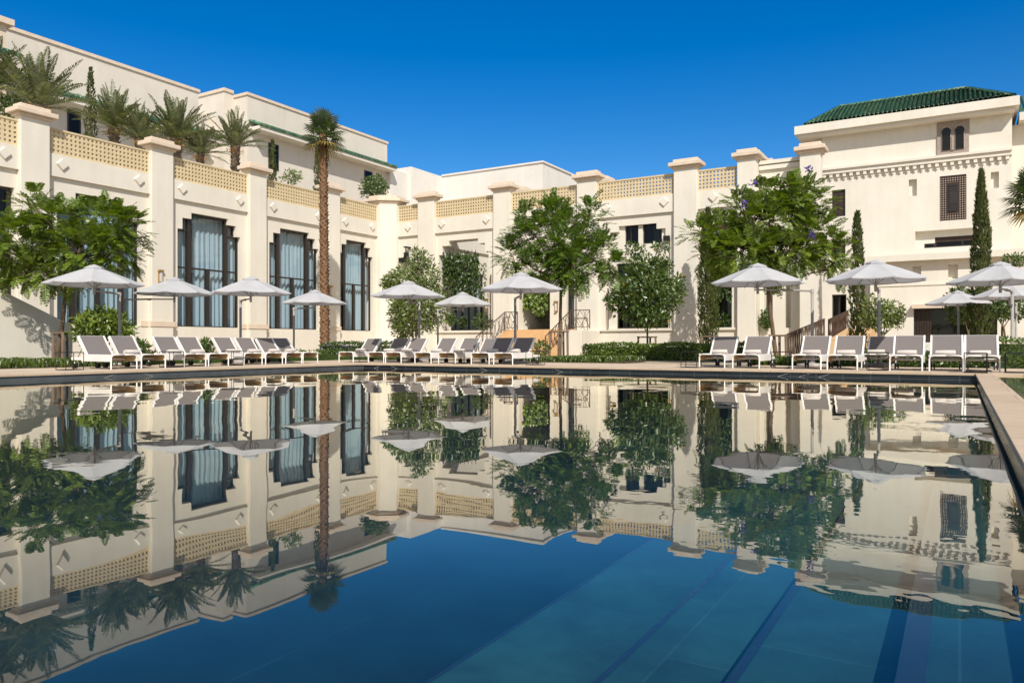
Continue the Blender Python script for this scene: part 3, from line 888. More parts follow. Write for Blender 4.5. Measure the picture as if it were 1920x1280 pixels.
# lower storey that steps forward under a broad ledge
LY = TY - 1.0
FW = Facade('Y', LY)
lo = MB(); x0l = onY(1640, 480, LY).x; x1l = xr + 6
bigL = (onY(1713, 575, LY).x, onY(1870, 575, LY).x, 1.0, onY(1790, 577, LY).z)
na = rY(1711, 500, 1727, 526, LY); nb = rY(1778, 496, 1796, 522, LY)
zle = onY(1700, 489, LY - .6).z
FW.wall(lo, x0l, x1l, DECK, zle, [bigL, na, nb], .4)
for nn in (na, nb): FW.box(lo, nn[0] - .1, nn[1] + .1, nn[2] - .1, nn[3] + .1, -.5, -.41)
FW.box(lo, x0l - .3, x0l, DECK, zle, -1.0, 0)
zt_ = onY(1700, 477, LY - .6).z
FW.box(lo, x0l - .45, x1l + .2, zle, zt_, -1.0, .6)
zs = onY(1700, 536, LY).z
FW.box(lo, x0l, x1l, zs, zs + .14, .002, .06)
lo.build('lower_storey', 'stucco', tw)
hd = MB(); FW.box(hd, bigL[0] - .1, bigL[1] + .1, bigL[3], bigL[3] + .28, .002, .5); hd.build('window_hood', 'cap_stone', tw)
window_at(FW, tw, bigL, -.35, (.21, .55, .8), 'dark_glass', None, .1)
fr = MB(); fr2 = MB()
FW.lattice(fr, bigL[0] + .1, bigL[0] + (bigL[1] - bigL[0]) * .21, bigL[2] + .1, bigL[3] - .1, .16, -.28, -.22, .55)
FW.lattice(fr2, bigL[0] + (bigL[1] - bigL[0]) * .88, bigL[1] - .1, bigL[2] + .1, bigL[3] - .1, .16, -.28, -.22, .55)
fr.build('pierced_screen', 'dark_wood', tw); fr2.build('pierced_screen', 'dark_wood', tw)
# carved marble twin arch window
rA = rY(1757, 226, 1817, 288, TY)
ax0, ax1, az0, az1 = rA
def arch_holes(cx, w, zb_, zt_):
    """outline of a keyhole arch"""
    pts = [(cx - w * .36, zb_), (cx + w * .36, zb_), (cx + w * .36, zb_ + (zt_ - zb_) * .55)]
    r = w * .42; cz = zt_ - r
    for k in range(15):
        an = R(-25 + 230 * k / 14); pts.append((cx + r * math.cos(an), cz + r * math.sin(an)))
    pts.append((cx - w * .36, zb_ + (zt_ - zb_) * .55))
    return pts
mb = MB(); FT.box(mb, ax0, ax1, az0, az1, .002, .10)
pn = mb.build('carved_window', 'carved_marble', tw)
rim = MB(); gl = MB()
for fx in (.29, .71):
    cx = ax0 + (ax1 - ax0) * fx; w = (ax1 - ax0) * .36
    pts = arch_holes(cx, w, az0 + (az1 - az0) * .14, az0 + (az1 - az0) * .76)
    gl.face([FT.P(a, z, .112) for a, z in pts])
    m_ = len(pts)
    for k in range(m_):
        p, q = pts[k], pts[(k + 1) % m_]
        def out(t, g): return (cx + (t[0] - cx) * g, (az0 + az1) * .47 + (t[1] - (az0 + az1) * .47) * g)
        rim.hexa([FT.P(*p, .10), FT.P(*q, .10), FT.P(*out(q, 1.16), .10), FT.P(*out(p, 1.16), .10),
                  FT.P(*p, .17), FT.P(*q, .17), FT.P(*out(q, 1.14), .15), FT.P(*out(p, 1.14), .15)])
FT.box(rim, (ax0 + ax1) / 2 - .09, (ax0 + ax1) / 2 + .09, az0 + .35, az0 + (az1 - az0) * .5, .10, .2)
rim.build('arch_moulding', 'carved_marble', pn); gl.build('pane', 'dark_glass', pn)
sur = MB()
for g0, g1, nn in ((.12, .34, .06),):
    FT.box(sur, ax0 - .4, ax0 - .02, az0 + (az1 - az0) * .55, az1 + .35, .002, nn); FT.box(sur, ax1 + .02, ax1 + .4, az0 + (az1 - az0) * .55, az1 + .35, .002, nn)
    FT.box(sur, ax0 - .02, ax1 + .02, az1 + .02, az1 + .35, .003, nn)
sur.build('surround', 'stucco', pn)
# corbel frieze
zf = onY(1539, 321, TY).z
fz = MB(); FT.box(fz, xl - .2, xr, zf - .35, zf - .05, .002, .28); FT.box(fz, xl - .2, xr, zf - .05, zf + .12, .002, .42)
kk = 26
for i in range(kk):
    a = xl + (i + .5) * (xr - xl) / kk; w = (xr - xl) / kk
    FT.box(fz, a - w * .30, a + w * .18, zf - .62, zf - .35, .002, .22)
    FT.box(fz, a - w * .18, a + w * .02, zf - .80, zf - .62, .002, .13)
fz.build('corbel_frieze', 'stucco', tw)
window_at(FT, tw, win['left'], -.2, (.5,), M['dark_wood'], None, .09); window_at(FT, tw, win['mid'], -.2, (.5,), M['dark_wood'], None, .09)
window_at(FT, tw, door, -.3, (.5,), 'dark_glass', (.15, .45), .1, name='door')
ls = MB(); r = win['lat']
FT.lattice(ls, r[0], r[1], r[2], r[3], .155, -.045, -.03, .56); FT.box(ls, r[0] + .42, r[1] - .42, r[2] + .5, r[3] - .5, -.10, -.01)
w_ = ls.build('lattice_window', 'dark_wood', tw)
ls = MB()
FT.lattice(ls, r[0] + .55, r[1] - .55, r[2] + .65, r[3] - .65, .14, -.005, .03, .4)
FT.box(ls, (r[0] + r[1]) / 2 - .22, (r[0] + r[1]) / 2 + .22, r[2] + 1.2, r[3] - 1.2, .0, .05)
ls.build('inner_screen', 'bronze', w_)
bk = MB(); FT.box(bk, r[0], r[1], r[2], r[3], -.2, -.06); bk.build('shutter', 'cap_stone', w_)
FB = Facade('Y', TY + .5)
window_at(FB, tw, (onY(1733, 452, TY + .5).x, bw[0], bw[2], bw[3] - .42), -.16, (), 'dark_glass', None, .09)
tp = MB(); FB.box(tp, bw[0], bw[1], bw[3] - .36, bw[3], -.15, -.08); tp.build('window_panel', 'dark_wood', tw)
window_at(FB, tw, bw, -.2, (.5,), 'dark_glass', None, .09, rail=(.6,))
# eaves slab and hip roof
eX0, eX1, eY0, eY1, eZ = -10.9, 3.45, TY - 1.15, TY + 10, 17.5
ev = MB(); ev.box(eX0, eX1, eY0, eY1, eZ - .62, eZ); ev.box(eX0 + .25, eX1 - .25, eY0 + .25, eY1, eZ - .85, eZ - .62); ev.build('eave', 'stucco', tw)
rX0, rX1, rY0, rY1, rZ = eX0 + .75, eX1 - .3, eY0 + .3, eY1 - .3, eZ + .12
gX0, gX1, gY, gZ = -8.3, .39, 66.0, 20.0
rf = MB()
rf.face([(rX0, rY0, rZ - .1), (rX1, rY0, rZ - .1), (gX1, gY, gZ - .12), (gX0, gY, gZ - .12)])
rf.face([(rX0, rY1, rZ - .1), (rX1, rY1, rZ - .1), (gX1, gY, gZ - .12), (gX0, gY, gZ - .12)])
rf.face([(rX0, rY0, rZ - .1), (rX0, rY1, rZ - .1), (gX0, gY, gZ - .12)]); rf.face([(rX1, rY0, rZ - .1), (rX1, rY1, rZ - .1), (gX1, gY, gZ - .12)])
roof = rf.build('roof', 'green_tile', tw)
def lerp(p, q, t): return tuple(p[k] + (q[k] - p[k]) * t for k in range(3))
rt = MB(); pitch = .29
n = int((rX1 - rX0) / pitch)
for i in range(n):
    x = rX0 + (i + .5) * (rX1 - rX0) / n
    t = 1.0
    if x < gX0: t = (x - rX0) / (gX0 - rX0)
    if x > gX1: t = (rX1 - x) / (rX1 - gX1)
    st = max(1, int(t * 12))
    for k in range(st):
        t0, t1 = t * k / st, t * (k + 1) / st + .01
        rt.tube([(x, rY0 + (gY - rY0) * t0, rZ + (gZ - rZ) * t0 + .03), (x, rY0 + (gY - rY0) * t1, rZ + (gZ - rZ) * t1 - .02)], [.135, .115], 6, False)
n = int((rY1 - rY0) / pitch)
for sx, gx_ in ((rX0, gX0), (rX1, gX1)):
    for i in range(n):
        y = rY0 + (i + .5) * (rY1 - rY0) / n
        t = (y - rY0) / (gY - rY0) if y < gY else (rY1 - y) / (rY1 - gY)
        rt.tube([(sx, y, rZ), (sx + (gx_ - sx) * t, y, rZ + (gZ - rZ) * t)], [.13, .11], 6, False)
for p, q in (((gX0, gY, gZ), (gX1, gY, gZ)), ((rX0, rY0, rZ), (gX0, gY, gZ)), ((rX1, rY0, rZ), (gX1, gY, gZ))):
    for k in range(22): rt.tube([lerp(p, q, k / 22), lerp(p, q, (k + 1.1) / 22)], [.17, .14], 6, False)
rt.build('roof_tiles', 'green_tile', roof)

# ---- wing at the right edge
rw = thing('right_wing', (8, TY + 1, DECK), 'cream wing with green tiled eaves cut off by the right edge of the photo', 'building')
mb = MB(); mb.box(xr + .05, 22, TY + 1.6, TY + 14, DECK, 16.2); mb.build('wall', 'stucco', rw)
mb = MB(); mb.box(xr + .45, 22.5, TY + .4, TY + 14, 16.2, 16.75); e = mb.build('eave', 'stucco', rw)
tl = MB()
for i in range(60):
    x = xr + .55 + i * .3
    tl.tube([(x, TY + .5, 16.9), (x, TY + 5, 19.0)], .14, 6)
tl.build('roof_tiles', 'green_tile', e)

# ------------------------------------------------------------------ stairs, ramp, railings
sx0, sx1 = -25.6, -20.6
sy0, sy1 = 38.9, CY - .1
mb = MB(); ns = 10
for k in range(ns):
    y = sy0 + (sy1 - sy0) * k / ns
    mb.box(sx0, sx1, y, sy1 if k == ns - 1 else sy0 + (sy1 - sy0) * (k + 1) / ns + .02, DECK - .1, DECK + (Z_SILL - DECK) * (k + 1) / ns - .004 * 0)
st = mb.build('garden_stair', 'sandstone', bevel=.012)
tag(st, 'broad sandstone stair climbing to the central terrace', 'stair')
mb = MB(); mb.box(sx1 + .05, -19.0, sy0 + 1.2, sy1, DECK - .1, Z_SILL - .12)
o = mb.build('podium_block', 'stucco', bevel=.02); tag(o, 'plain cream podium block at the right side of the sandstone stair', 'podium')
def railing(name, pts, label, h=1.0, step=.55, mat='rust_metal', dense=1):
    base = Vector(pts[0])
    th = thing(name, base, label, 'railing')
    tr = MB(); br = MB(); rnd = random.Random(int(abs(base.x) * 100))
    for p, q in zip(pts[:-1], pts[1:]):
        p, q = Vector(p), Vector(q)
        tr.tube([p + Vector((0, 0, h)), q + Vector((0, 0, h))], .028, 6)
        tr.tube([p + Vector((0, 0, .12)), q + Vector((0, 0, .12))], .02, 6)
        L_ = (q - p).length; n = max(1, round(L_ / step))
        for k in range(n):
            a, b_ = p.lerp(q, k / n), p.lerp(q, (k + 1) / n)
            for j in range(dense):
                s0, s1 = rnd.uniform(0, .5), rnd.uniform(.5, 1)
                br.tube([a.lerp(b_, s0) + Vector((0, 0, .12)), a.lerp(b_, s1) + Vector((0, 0, h))], .014, 4)
                br.tube([a.lerp(b_, 1 - s0 * .7) + Vector((0, 0, .12)), a.lerp(b_, 1 - s1) + Vector((0, 0, h))], .014, 4)
            br.tube([a + Vector((0, 0, .12)), b_ + Vector((0, 0, h))], .014, 4)
            br.tube([b_ + Vector((0, 0, .12)), a + Vector((0, 0, h))], .014, 4)
    tr.build('handrail', mat, th); br.build('crossed_bars', mat, th)
    for p in pts:
        mb = MB(); mb.tube([Vector(p), Vector(p) + Vector((0, 0, h + .02))], .03, 6); mb.build('post', mat, th)
railing('stair_railing', [(sx0 + .1, sy0 - .1, DECK), (sx0 + .1, sy1 - .5, Z_SILL), (sx0 + 1.0, sy1 - .4, Z_SILL)], 'rusty crossed bar railing on the left side of the sandstone stair', 1.15)
railing('stair_railing', [(sx1 - .1, sy0 - .1, DECK), (sx1 - .1, sy1 - .6, Z_SILL), (sx1 + 1.2, sy1 - .6, Z_SILL)], 'rusty crossed bar railing on the right side of the sandstone stair', 1.15)
mb = MB()
RX = -6.0
ry = [31.4, 41.0, 42.4, 50.5]; rz = [DECK, 1.05, 1.05, 1.85]
i0 = 0
for x in (RX, RX + 1.7):
    mb.v.extend([(x, ry[k], rz[k]) for k in range(4)] + [(x, ry[3], 0), (x, ry[0], 0)])
mb.f += [(0, 1, 2, 3, 4, 5), (6, 7, 8, 9, 10, 11), (0, 6, 7, 1), (1, 7, 8, 2), (2, 8, 9, 3), (3, 9, 10, 4)]; mb.sm += [False] * 6
o = mb.build('garden_ramp', 'sandstone'); tag(o, 'sloping sandstone ramp rising beside the right end of the central wing', 'ramp')
railing('ramp_railing', [(RX + .1, ry[0], rz[0]), (RX + .1, ry[1], rz[1])], 'lower rusty twig pattern railing along the ramp behind the right loungers', 1.08, .5, dense=2)
railing('ramp_railing', [(RX + .1, ry[2], rz[2]), (RX + .1, ry[3], rz[3])], 'upper rusty twig pattern railing along the ramp below the pavilion door', 1.08, .5, dense=2)

# ------------------------------------------------------------------ sun loungers
def make_lounger():
    """foot at the origin facing -y, head at +y, 1.95 m long, 0.76 m wide"""
    t = thing('sun_lounger', (0, 0, 0), 'x', 'sun lounger')
    W = .38
    def part(mb, name, mat, par=t, bev=0.0): return mb.build(name, mat, par, bev, world=False)
    fr = MB()
    for sg in (-1, 1):
        x0, x1 = sorted((sg * W, sg * (W - .022)))
        fr.box(x0, x1, .05, 1.42, .205, .385)                       # deep side panel
        fr.box(x0, x1, 1.42, 1.93, .235, .315)
        fr.tube([(sg * (W - .02), .03, .385), (sg * (W - .02), 1.2, .385)], .018, 6)
    fr.box(-W + .03, W - .03, .55, .60, .25, .285); fr.box(-W + .03, W - .03, 1.15, 1.20, .25, .285); fr.box(-W + .03, W - .03, 1.88, 1.92, .245, .30)
    part(fr, 'frame', 'white_metal', t, .006)
    for sg in (-1, 1):
        ln = MB(); x0, x1 = sorted((sg * (W - .024), sg * (W - .034))); ln.box(x0, x1, .07, 1.40, .215, .372); part(ln, 'cane_lining', 'cane')
    for sg in (-1, 1):
        lg = MB(); lg.tube([(sg * (W - .015), .03, 0), (sg * (W - .015), .025, .31), (sg * (W - .05), .022, .375), (sg * (W - .12), .02, .39), (0, .02, .39)], [.017, .02, .02, .02, .02], 8)
        part(lg, 'leg', 'white_metal')
    se = MB(); n = 8
    rows = [(.04 + 1.14 * i / n, .398 - .016 * math.sin(math.pi * i / n)) for i in range(n + 1)]
    for a, b in zip(rows[:-1], rows[1:]):
        se.hexa([(-W + .03, a[0], a[1] - .03), (W - .03, a[0], a[1] - .03), (W - .03, b[0], b[1] - .03), (-W + .03, b[0], b[1] - .03),
                 (-W + .03, a[0], a[1]), (W - .03, a[0], a[1]), (W - .03, b[0], b[1]), (-W + .03, b[0], b[1])])
    part(se, 'seat', 'sling_fabric')
    bk = MB(); B0 = Vector((0, 1.17, .39)); B1 = Vector((0, 1.60, .90)); d = (B1 - B0); nn = Vector((0, -d.z, d.y)).normalized()
    def bp(x, t_, o): p = B0 + d * t_ + nn * o; return (x, p.y, p.z)
    m_ = 6
    for i in range(m_):
        t0, t1 = i / m_, (i + 1) / m_
        s0, s1 = -.02 * math.sin(math.pi * t0), -.02 * math.sin(math.pi * t1)
        bk.hexa([bp(-W + .05, t0, s0 - .02), bp(W - .05, t0, s0 - .02), bp(W - .05, t1, s1 - .02), bp(-W + .05, t1, s1 - .02),
                 bp(-W + .05, t0, s0 + .012), bp(W - .05, t0, s0 + .012), bp(W - .05, t1, s1 + .012), bp(-W + .05, t1, s1 + .012)])
    back = part(bk, 'backrest', 'sling_fabric')
    bf = MB()
    for sg in (-1, 1):
        x0, x1 = sorted((sg * W, sg * (W - .048)))
        bf.hexa([bp(x0, 0, -.075), bp(x1, 0, -.075), bp(x1, 1.02, -.075), bp(x0, 1.02, -.075), bp(x0, -.02, .02), bp(x1, -.02, .02), bp(x1, 1.02, .02), bp(x0, 1.02, .02)])
    bf.hexa([bp(-W + .05, .99, -.05), bp(W - .05, .99, -.05), bp(W - .05, 1.02, -.05), bp(-W + .05, 1.02, -.05), bp(-W + .05, .99, .01), bp(W - .05, .99, .01), bp(W - .05, 1.02, .01), bp(-W + .05, 1.02, .01)])
    part(bf, 'back_frame', 'white_metal', back, .008)
    pr = MB()
    for sg in (-1, 1): pr.tube([bp(sg * (W - .07), .55, -.06), (sg * (W - .07), 1.74, .27)], .011, 6)
    part(pr, 'prop', 'grey_metal', back)
    for sg in (-1, 1):
        for o in (-.035, .035):
            wh = MB(); x = sg * (W - .05) + o
            wh.tube([(x - .016, 1.84, .075), (x + .016, 1.84, .075)], .075, 16)
            w_ = part(wh, 'wheel', 'rubber')
        ax = MB(); ax.tube([(sg * (W - .05), 1.84, .075), (sg * (W - .05), 1.86, .26)], .014, 6); part(ax, 'caster_stem', 'white_metal')
    return t
lounger = make_lounger()
used = [False]
def place(proto, flag, loc, rz, label, group=None):
    o = proto if not flag[0] else copy_tree(proto)
    flag[0] = True
    o.location = loc; o.rotation_euler = (0, 0, rz); o['label'] = label
    if group: o['group'] = group
    return o
def make_towel():
    mb = MB(); n = 16; L_ = .225; rnd = random.Random(3)
    prof = [(.064, -L_), (.073, -L_ + .014), (.075, 0), (.073, L_ - .014), (.064, L_)]
    for k in range(len(prof)):
        for j in range(n):
            an = 2 * math.pi * j / n; r = prof[k][0] * (1 + .05 * math.sin(an * 3 + k))
            mb.v.append((prof[k][1], r * math.cos(an), r * math.sin(an) * .92 + .066))
    for k in range(len(prof) - 1):
        for j in range(n):
            mb.f.append((k * n + j, k * n + (j + 1) % n, (k + 1) * n + (j + 1) % n, (k + 1) * n + j)); mb.sm.append(True)
    for k, e in ((0, -1), (4, 1)):
        mb.f.append(tuple(k * n + j for j in range(n))); mb.sm.append(False)
    # the loose outer edge of the roll
    mb.box(-L_, L_, .05, .07, .0, .065)
    o = mb.build('rolled_towel', 'towel'); return tag(o, 'x', 'towel')
towel = make_towel(); tflag = [False]
def seat_towel(lo, label, dx=-.09, dy=.93):
    m = Matrix.Rotation(lo.rotation_euler.z, 4, 'Z')
    p = Vector(lo.location) + m @ Vector((dx, dy, .385))
    place(towel, tflag, p, lo.rotation_euler.z + random.uniform(-.08, .08), label, 'rolled towels on the loungers')
ordw = ['leftmost', 'second from the left', 'third from the left', 'fourth from the left', 'fifth from the left', 'sixth from the left', 'seventh from the left', 'rightmost']
GL, GF, GR = 'loungers in the left row', 'loungers in the middle row', 'loungers in the right row'
for i, px in enumerate((234, 289, 367, 411, 476, 515, 552, 583)):
    X = -19.5 - .8 * i / 7
    y = onX(px, 690, X).y
    lab = ['grey and white lounger at the left end, backrest bare, no towel, beside the tree trunk', 'second lounger from the left in the left row, below the largest left parasol',
           'third lounger from the left in the left row, in front of the second tall window', 'fourth lounger from the left in the left row, in front of the second tall window',
           'fifth lounger from the left in the left row, just before a parasol post', 'sixth lounger from the left in the left row, backrest half in shade',
           'seventh lounger from the left in the left row, in front of the third tall window', 'last lounger of the left row, the one nearest the tall palm trunk'][i]
    o = place(lounger, used, (X, y, DECK + .001), R(90) + R(random.uniform(-1.5, 1.5)), lab, GL)
    if i: seat_towel(o, 'rolled white towel on the %s lounger of the left row' % ['', 'second', 'third', 'fourth', 'fifth', 'sixth', 'seventh', 'last'][i])
for i, px in enumerate((648, 701, 739, 793, 834, 901, 944)):
    lab = ['lone lounger at the left end of the middle row, nearest the palm trunk', 'second lounger from the left in the middle row, its foot beside a small wire table',
           'third lounger from the left in the middle row, backrest in dark shade', 'fourth lounger from the left in the middle row, just left of a slim parasol pole',
           'fifth lounger from the left in the middle row, white side panel fully lit', 'sixth lounger from the left in the middle row, dark shaded backrest, rolled towel',
           'lounger at the right end of the middle row with half its backrest in shade'][i]
    q = onY(px, 690, 21.6)
    o = place(lounger, used, (q.x, 21.6 + .1 * math.sin(i * 2), DECK + .001), R(random.uniform(-1.5, 1.5)), lab, GF)
    seat_towel(o, 'rolled white towel on the %s lounger of the middle row' % ['leftmost', 'second', 'third', 'fourth', 'fifth', 'sixth', 'rightmost'][i])
q = onY(920, 690, 25.1)
o = place(lounger, used, (q.x, 23.75, DECK + .001), R(2), 'lounger standing behind the middle row, only its pale backrest showing between two others', GF)
for i, px in enumerate((1333, 1399, 1511, 1579, 1698, 1774, 1841)):
    lab = ['first lounger of the right row, beside the clipped hedge', 'second lounger of the right row, in front of the leaning tree trunk', 'third lounger of the right row, in front of the lower ramp railing',
           'fourth lounger of the right row, in front of the upper ramp railing', 'fifth lounger of the right row, just right of the big parasol post', 'sixth lounger of the right row, seen straight on from its foot end',
           'last lounger at the right end with a wire table before its foot'][i]
    q = onY(px, 690, 21.6)
    o = place(lounger, used, (q.x, 21.6 + .08 * math.sin(i * 3 + 1), DECK + .001), R(random.uniform(-1.5, 1.5)), lab, GR)
    seat_towel(o, 'rolled white towel on the %s lounger of the right row' % ['first', 'second', 'third', 'fourth', 'fifth', 'sixth', 'last'][i], dx=-.02)
q = onY(1650, 690, 25.2)
o = place(lounger, used, (q.x, 23.8, DECK + .001), R(-2), 'lounger standing behind the right row, half hidden by the big parasol post', GR)
seat_towel(o, 'rolled white towel on the lounger behind the big parasol post')

# ------------------------------------------------------------------ wire side tables
def make_table():
    t = thing('side_table', (0, 0, 0), 'x', 'side table')
    r = .011; s = .23; h = .46
    for z, nm in ((r, 'base_frame'), (h, 'top_frame')):
        mb = MB(); p = [(-s, -s, z), (s, -s, z), (s, s, z), (-s, s, z), (-s, -s, z)]
        for a, b in zip(p[:-1], p[1:]): mb.tube([a, b], r, 4)
        mb.build(nm, 'black_metal', t, world=False)
    for a, b in ((-s, -s), (s, -s), (s, s), (-s, s)):
        lg = MB(); lg.tube([(a, b, 0), (a, b, h)], r, 4); lg.build('leg', 'black_metal', t, world=False)
    tp = MB(); tp.box(-s + .01, s - .01, -s + .01, s - .01, h - .008, h + .004); tp.build('table_top', 'black_metal', t, world=False)
    return t
tab = make_table(); tbf = [False]
GT = 'wire side tables between the loungers'
for px, X, lab in ((137, -19.9, 'thin black wire side table left of the leftmost lounger'), (328, -19.75, 'thin black wire side table between the second and third loungers of the left row'),
                   (442, -19.9, 'thin black wire side table between the fourth and fifth loungers of the left row')):
    place(tab, tbf, (X - .15, onX(px, 690, X).y, DECK + .001), 0, lab, GT)
for px, Y, lab in ((674, 21.9, 'thin black wire side table in the first gap of the middle row'), (765, 21.9, 'thin black wire side table in the second gap of the middle row'),
                   (868, 21.9, 'thin black wire side table in the third gap of the middle row'), (1004, 21.8, 'thin black wire side table at the right end of the middle row'),
                   (1296, 21.6, 'thin black wire side table just left of the first right row lounger'), (1466, 22.3, 'thin black wire side table between the second and third loungers of the right row'),
                   (1646, 21.6, 'thin black wire side table in front of the big parasol post'), (1829, 20.95, 'thin black wire side table before the foot of the last right lounger'),
                   (1907, 21.4, 'thin black wire side table cut by the right edge of the photo')):
    q = onY(px, 690, Y); place(tab, tbf, (q.x, Y, DECK + .001), 0, lab, GT)

# ------------------------------------------------------------------ cantilever parasols
def make_parasol(arm):
    t = thing('parasol', (0, 0, 0), 'x', 'parasol')
    H = 2.30
    def part(mb, name, mat, par=t, bev=0.0): return mb.build(name, mat, par, bev, world=False)
    b = MB(); b.lathe([(0, 0), (.44, 0), (.46, .03), (.44, .085), (.12, .11), (.075, .14), (.075, .3), (0, .3)], n=28); part(b, 'base', 'grey_metal')
    p = MB(); p.tube([(0, 0, .1), (0, 0, H + .06)], .045, 14); p.tube([(0, 0, H - .06), (0, 0, H + .05)], .055, 14); part(p, 'pole', 'grey_metal')
    a = MB(); a.tube([(0, 0, H), (arm * .5, 0, H + .005)], .032, 10); a.tube([(arm * .48, 0, H + .005), (arm + .05, 0, H - .01)], .026, 10)
    a.tube([(arm * .5 - .06, 0, H), (arm * .5 + .06, 0, H)], .042, 10)
    part(a, 'arm', 'grey_metal')
    cx = arm; Rr = 1.38; ze, zt = 2.50, 3.03
    h = MB(); h.tube([(cx, 0, H - .13), (cx, 0, H + .08)], .04, 10); h.tube([(cx, 0, H + .05), (cx, 0, zt - .04)], .02, 8); part(h, 'hub', 'grey_metal')
    cn = MB(); nseg, nr = 8, 5
    def pt(k, r, sag=0.0):
        an = 2 * math.pi * k / nseg + math.pi / 8
        z = zt - (zt - ze) * (r ** 1.12)
        return Vector((cx + Rr * r * math.cos(an), Rr * r * math.sin(an), z))
    for k in range(nseg):
        for i in range(nr):
            r0, r1 = .10 + .90 * i / nr, .10 + .90 * (i + 1) / nr
            for j in range(4):
                def q(r, f):
                    p0, p1 = pt(k, r), pt(k + 1, r)
                    v = p0.lerp(p1, f); s_ = 4 * f * (1 - f) * r * r
                    v.z -= .045 * 4 * f * (1 - f) * r * (1 - r * .4)
                    c = Vector((cx, 0, v.z)); v = c + (v - c) * (1 - .035 * s_)
                    return v
                cn.face([q(r0, j / 4), q(r1, j / 4), q(r1, (j + 1) / 4), q(r0, (j + 1) / 4)])
        for j in range(4):      # hem
            a0, a1 = q(1.0, j / 4), q(1.0, (j + 1) / 4)
            p0, p1 = pt(k, 1.0), pt(k + 1, 1.0)
            cn.face([a0, a1, a1 - Vector((0, 0, .03)), a0 - Vector((0, 0, .03))])
    can = part(cn, 'canopy', 'canopy')
    vt = MB()
    for k in range(nseg):
        a0, a1 = pt(k, .20), pt(k + 1, .20)
        up = Vector((0, 0, .045))
        vt.face([a0 + up, a1 + up, (cx, 0, zt + .06)]); vt.face([a0 + up, a1 + up, a1 + up * .2, a0 + up * .2])
    part(vt, 'vent', 'canopy', can)
    for k in range(nseg):
        rb = MB()
        rb.tube([pt(k, .06) - Vector((0, 0, .03)), pt(k, .5) - Vector((0, 0, .025)), pt(k, .985) - Vector((0, 0, .02))], .011, 5)
        rb.tube([(cx, 0, H + .06), pt(k, .42) - Vector((0, 0, .03))], .009, 5)
        part(rb, 'rib', 'grey_metal')
    return t
protos = {}
GP = 'grey white parasols round the pool'
specs = [  # canopy px, canopy edge y, pole px, arm, label
    (176, 532, 224, 1.7, 'large pale parasol at the left in front of the feathery tree'),
    (326, 550, 234, 2.0, 'low pale parasol hanging between the first and second tall windows on a long arm'),
    (470, 549, 451, 1.7, 'pale parasol overlapping the second and third tall windows'),
    (590, 568, 551, 1.7, 'small far parasol crossing the tall palm trunk'),
    (766, 555, 786, 1.7, 'pale parasol in front of the leafy tree at the court corner'),
    (868, 571, 821, 1.7, 'small pale parasol under the dark vine in the stepped opening'),
    (976, 543, 966, 1.7, 'pale parasol in front of the sandstone stair'),
    (1419, 530, 1523, 2.0, 'pale parasol on a long visible arm under the purple flowered tree'),
    (1642, 525, 1648, 1.7, 'biggest pale parasol, its round post standing among the right loungers'),
    (1876, 528, 1898, 1.7, 'pale parasol at the right edge crossing the tall cypress'),
    (1893, 557, 1905, 1.7, 'partly hidden parasol just below the one at the right edge'),
    (1796, 569, 1797, 1.7, 'far parasol mostly hidden behind the cypress and citrus tree'),
]
pflag = {}
for cx_, ey, ppx, arm, lab in specs:
    D = (2.50 + DECK - HC) * F / (HOR - ey)
    C = atD(cx_, 647, D); C.z = 0
    best = None
    for k in range(-300, 301):
        d = D + k * .01
        P = atD(ppx, 647, d); P.z = 0
        e = abs((P - C).length - arm) - (.0001 * k)
        if best is None or e < best[0]: best = (e, P)
    P = best[1]
    rz = math.atan2(C.y - P.y, C.x - P.x)
    if arm not in protos: protos[arm] = make_parasol(arm); pflag[arm] = [False]
    o = place(protos[arm], pflag[arm], (P.x, P.y, DECK + .001), rz, lab, GP)
    sc = random.uniform(.98, 1.03); o.scale = (sc, sc, 1.0)

# ------------------------------------------------------------------ plants: leaf builders
def rvec(rnd):
    while True:
        v = Vector((rnd.uniform(-1, 1), rnd.uniform(-1, 1), rnd.uniform(-1, 1)))
        if .01 < v.length < 1: return v.normalized()
def leaf(mb, p, d, nrm, L_, W_):
    """a pointed leaf folded along its midrib"""
    d = d.normalized(); sd = d.cross(nrm)
    if sd.length < 1e-3: sd = d.cross(Vector((1, 0, 0)))
    sd.normalize(); up = sd.cross(d)
    b, m, t = p, p + d * L_ * .45 - up * W_ * .12, p + d * L_
    l, r = p + d * L_ * .45 + sd * W_ * .5, p + d * L_ * .45 - sd * W_ * .5
    i = len(mb.v); mb.v.extend([tuple(b), tuple(l), tuple(t), tuple(r)])
    mb.f.append((i, i + 1, i + 2, i + 3)); mb.sm.append(False)
def frond(mb, base, d, L_, pairs, ll, lw, droop, rnd, vee=.15, taper=True):
    """a feather leaf: stalk with pairs of narrow leaflets"""
    d = d.normalized()
    prev = None
    for k in range(pairs + 1):
        t = k / pairs
        p = base + d * (L_ * t) + Vector((0, 0, -droop * L_ * t * t))
        tg = (d + Vector((0, 0, -2 * droop * t))).normalized()
        sd = tg.cross(Vector((0, 0, 1)))
        if sd.length < .05: sd = Vector((1, 0, 0))
        sd.normalize(); up = sd.cross(tg)
        if prev is not None:
            w = .006 + .01 * (1 - t)
            mb.face([prev - sd * w, prev + sd * w, p + sd * w, p - sd * w])
        prev = p
        if t < .1: continue
        s_ = math.sin(math.pi * min(1, .25 + t * .75)) ** .6 if taper else 1
        for sg in (-1, 1):
            dd = sd * sg * .86 + tg * .5 + up * vee + Vector((0, 0, -.12)) + rvec(rnd) * .12
            leaf(mb, p, dd, up, ll * s_ * rnd.uniform(.85, 1.1), lw)
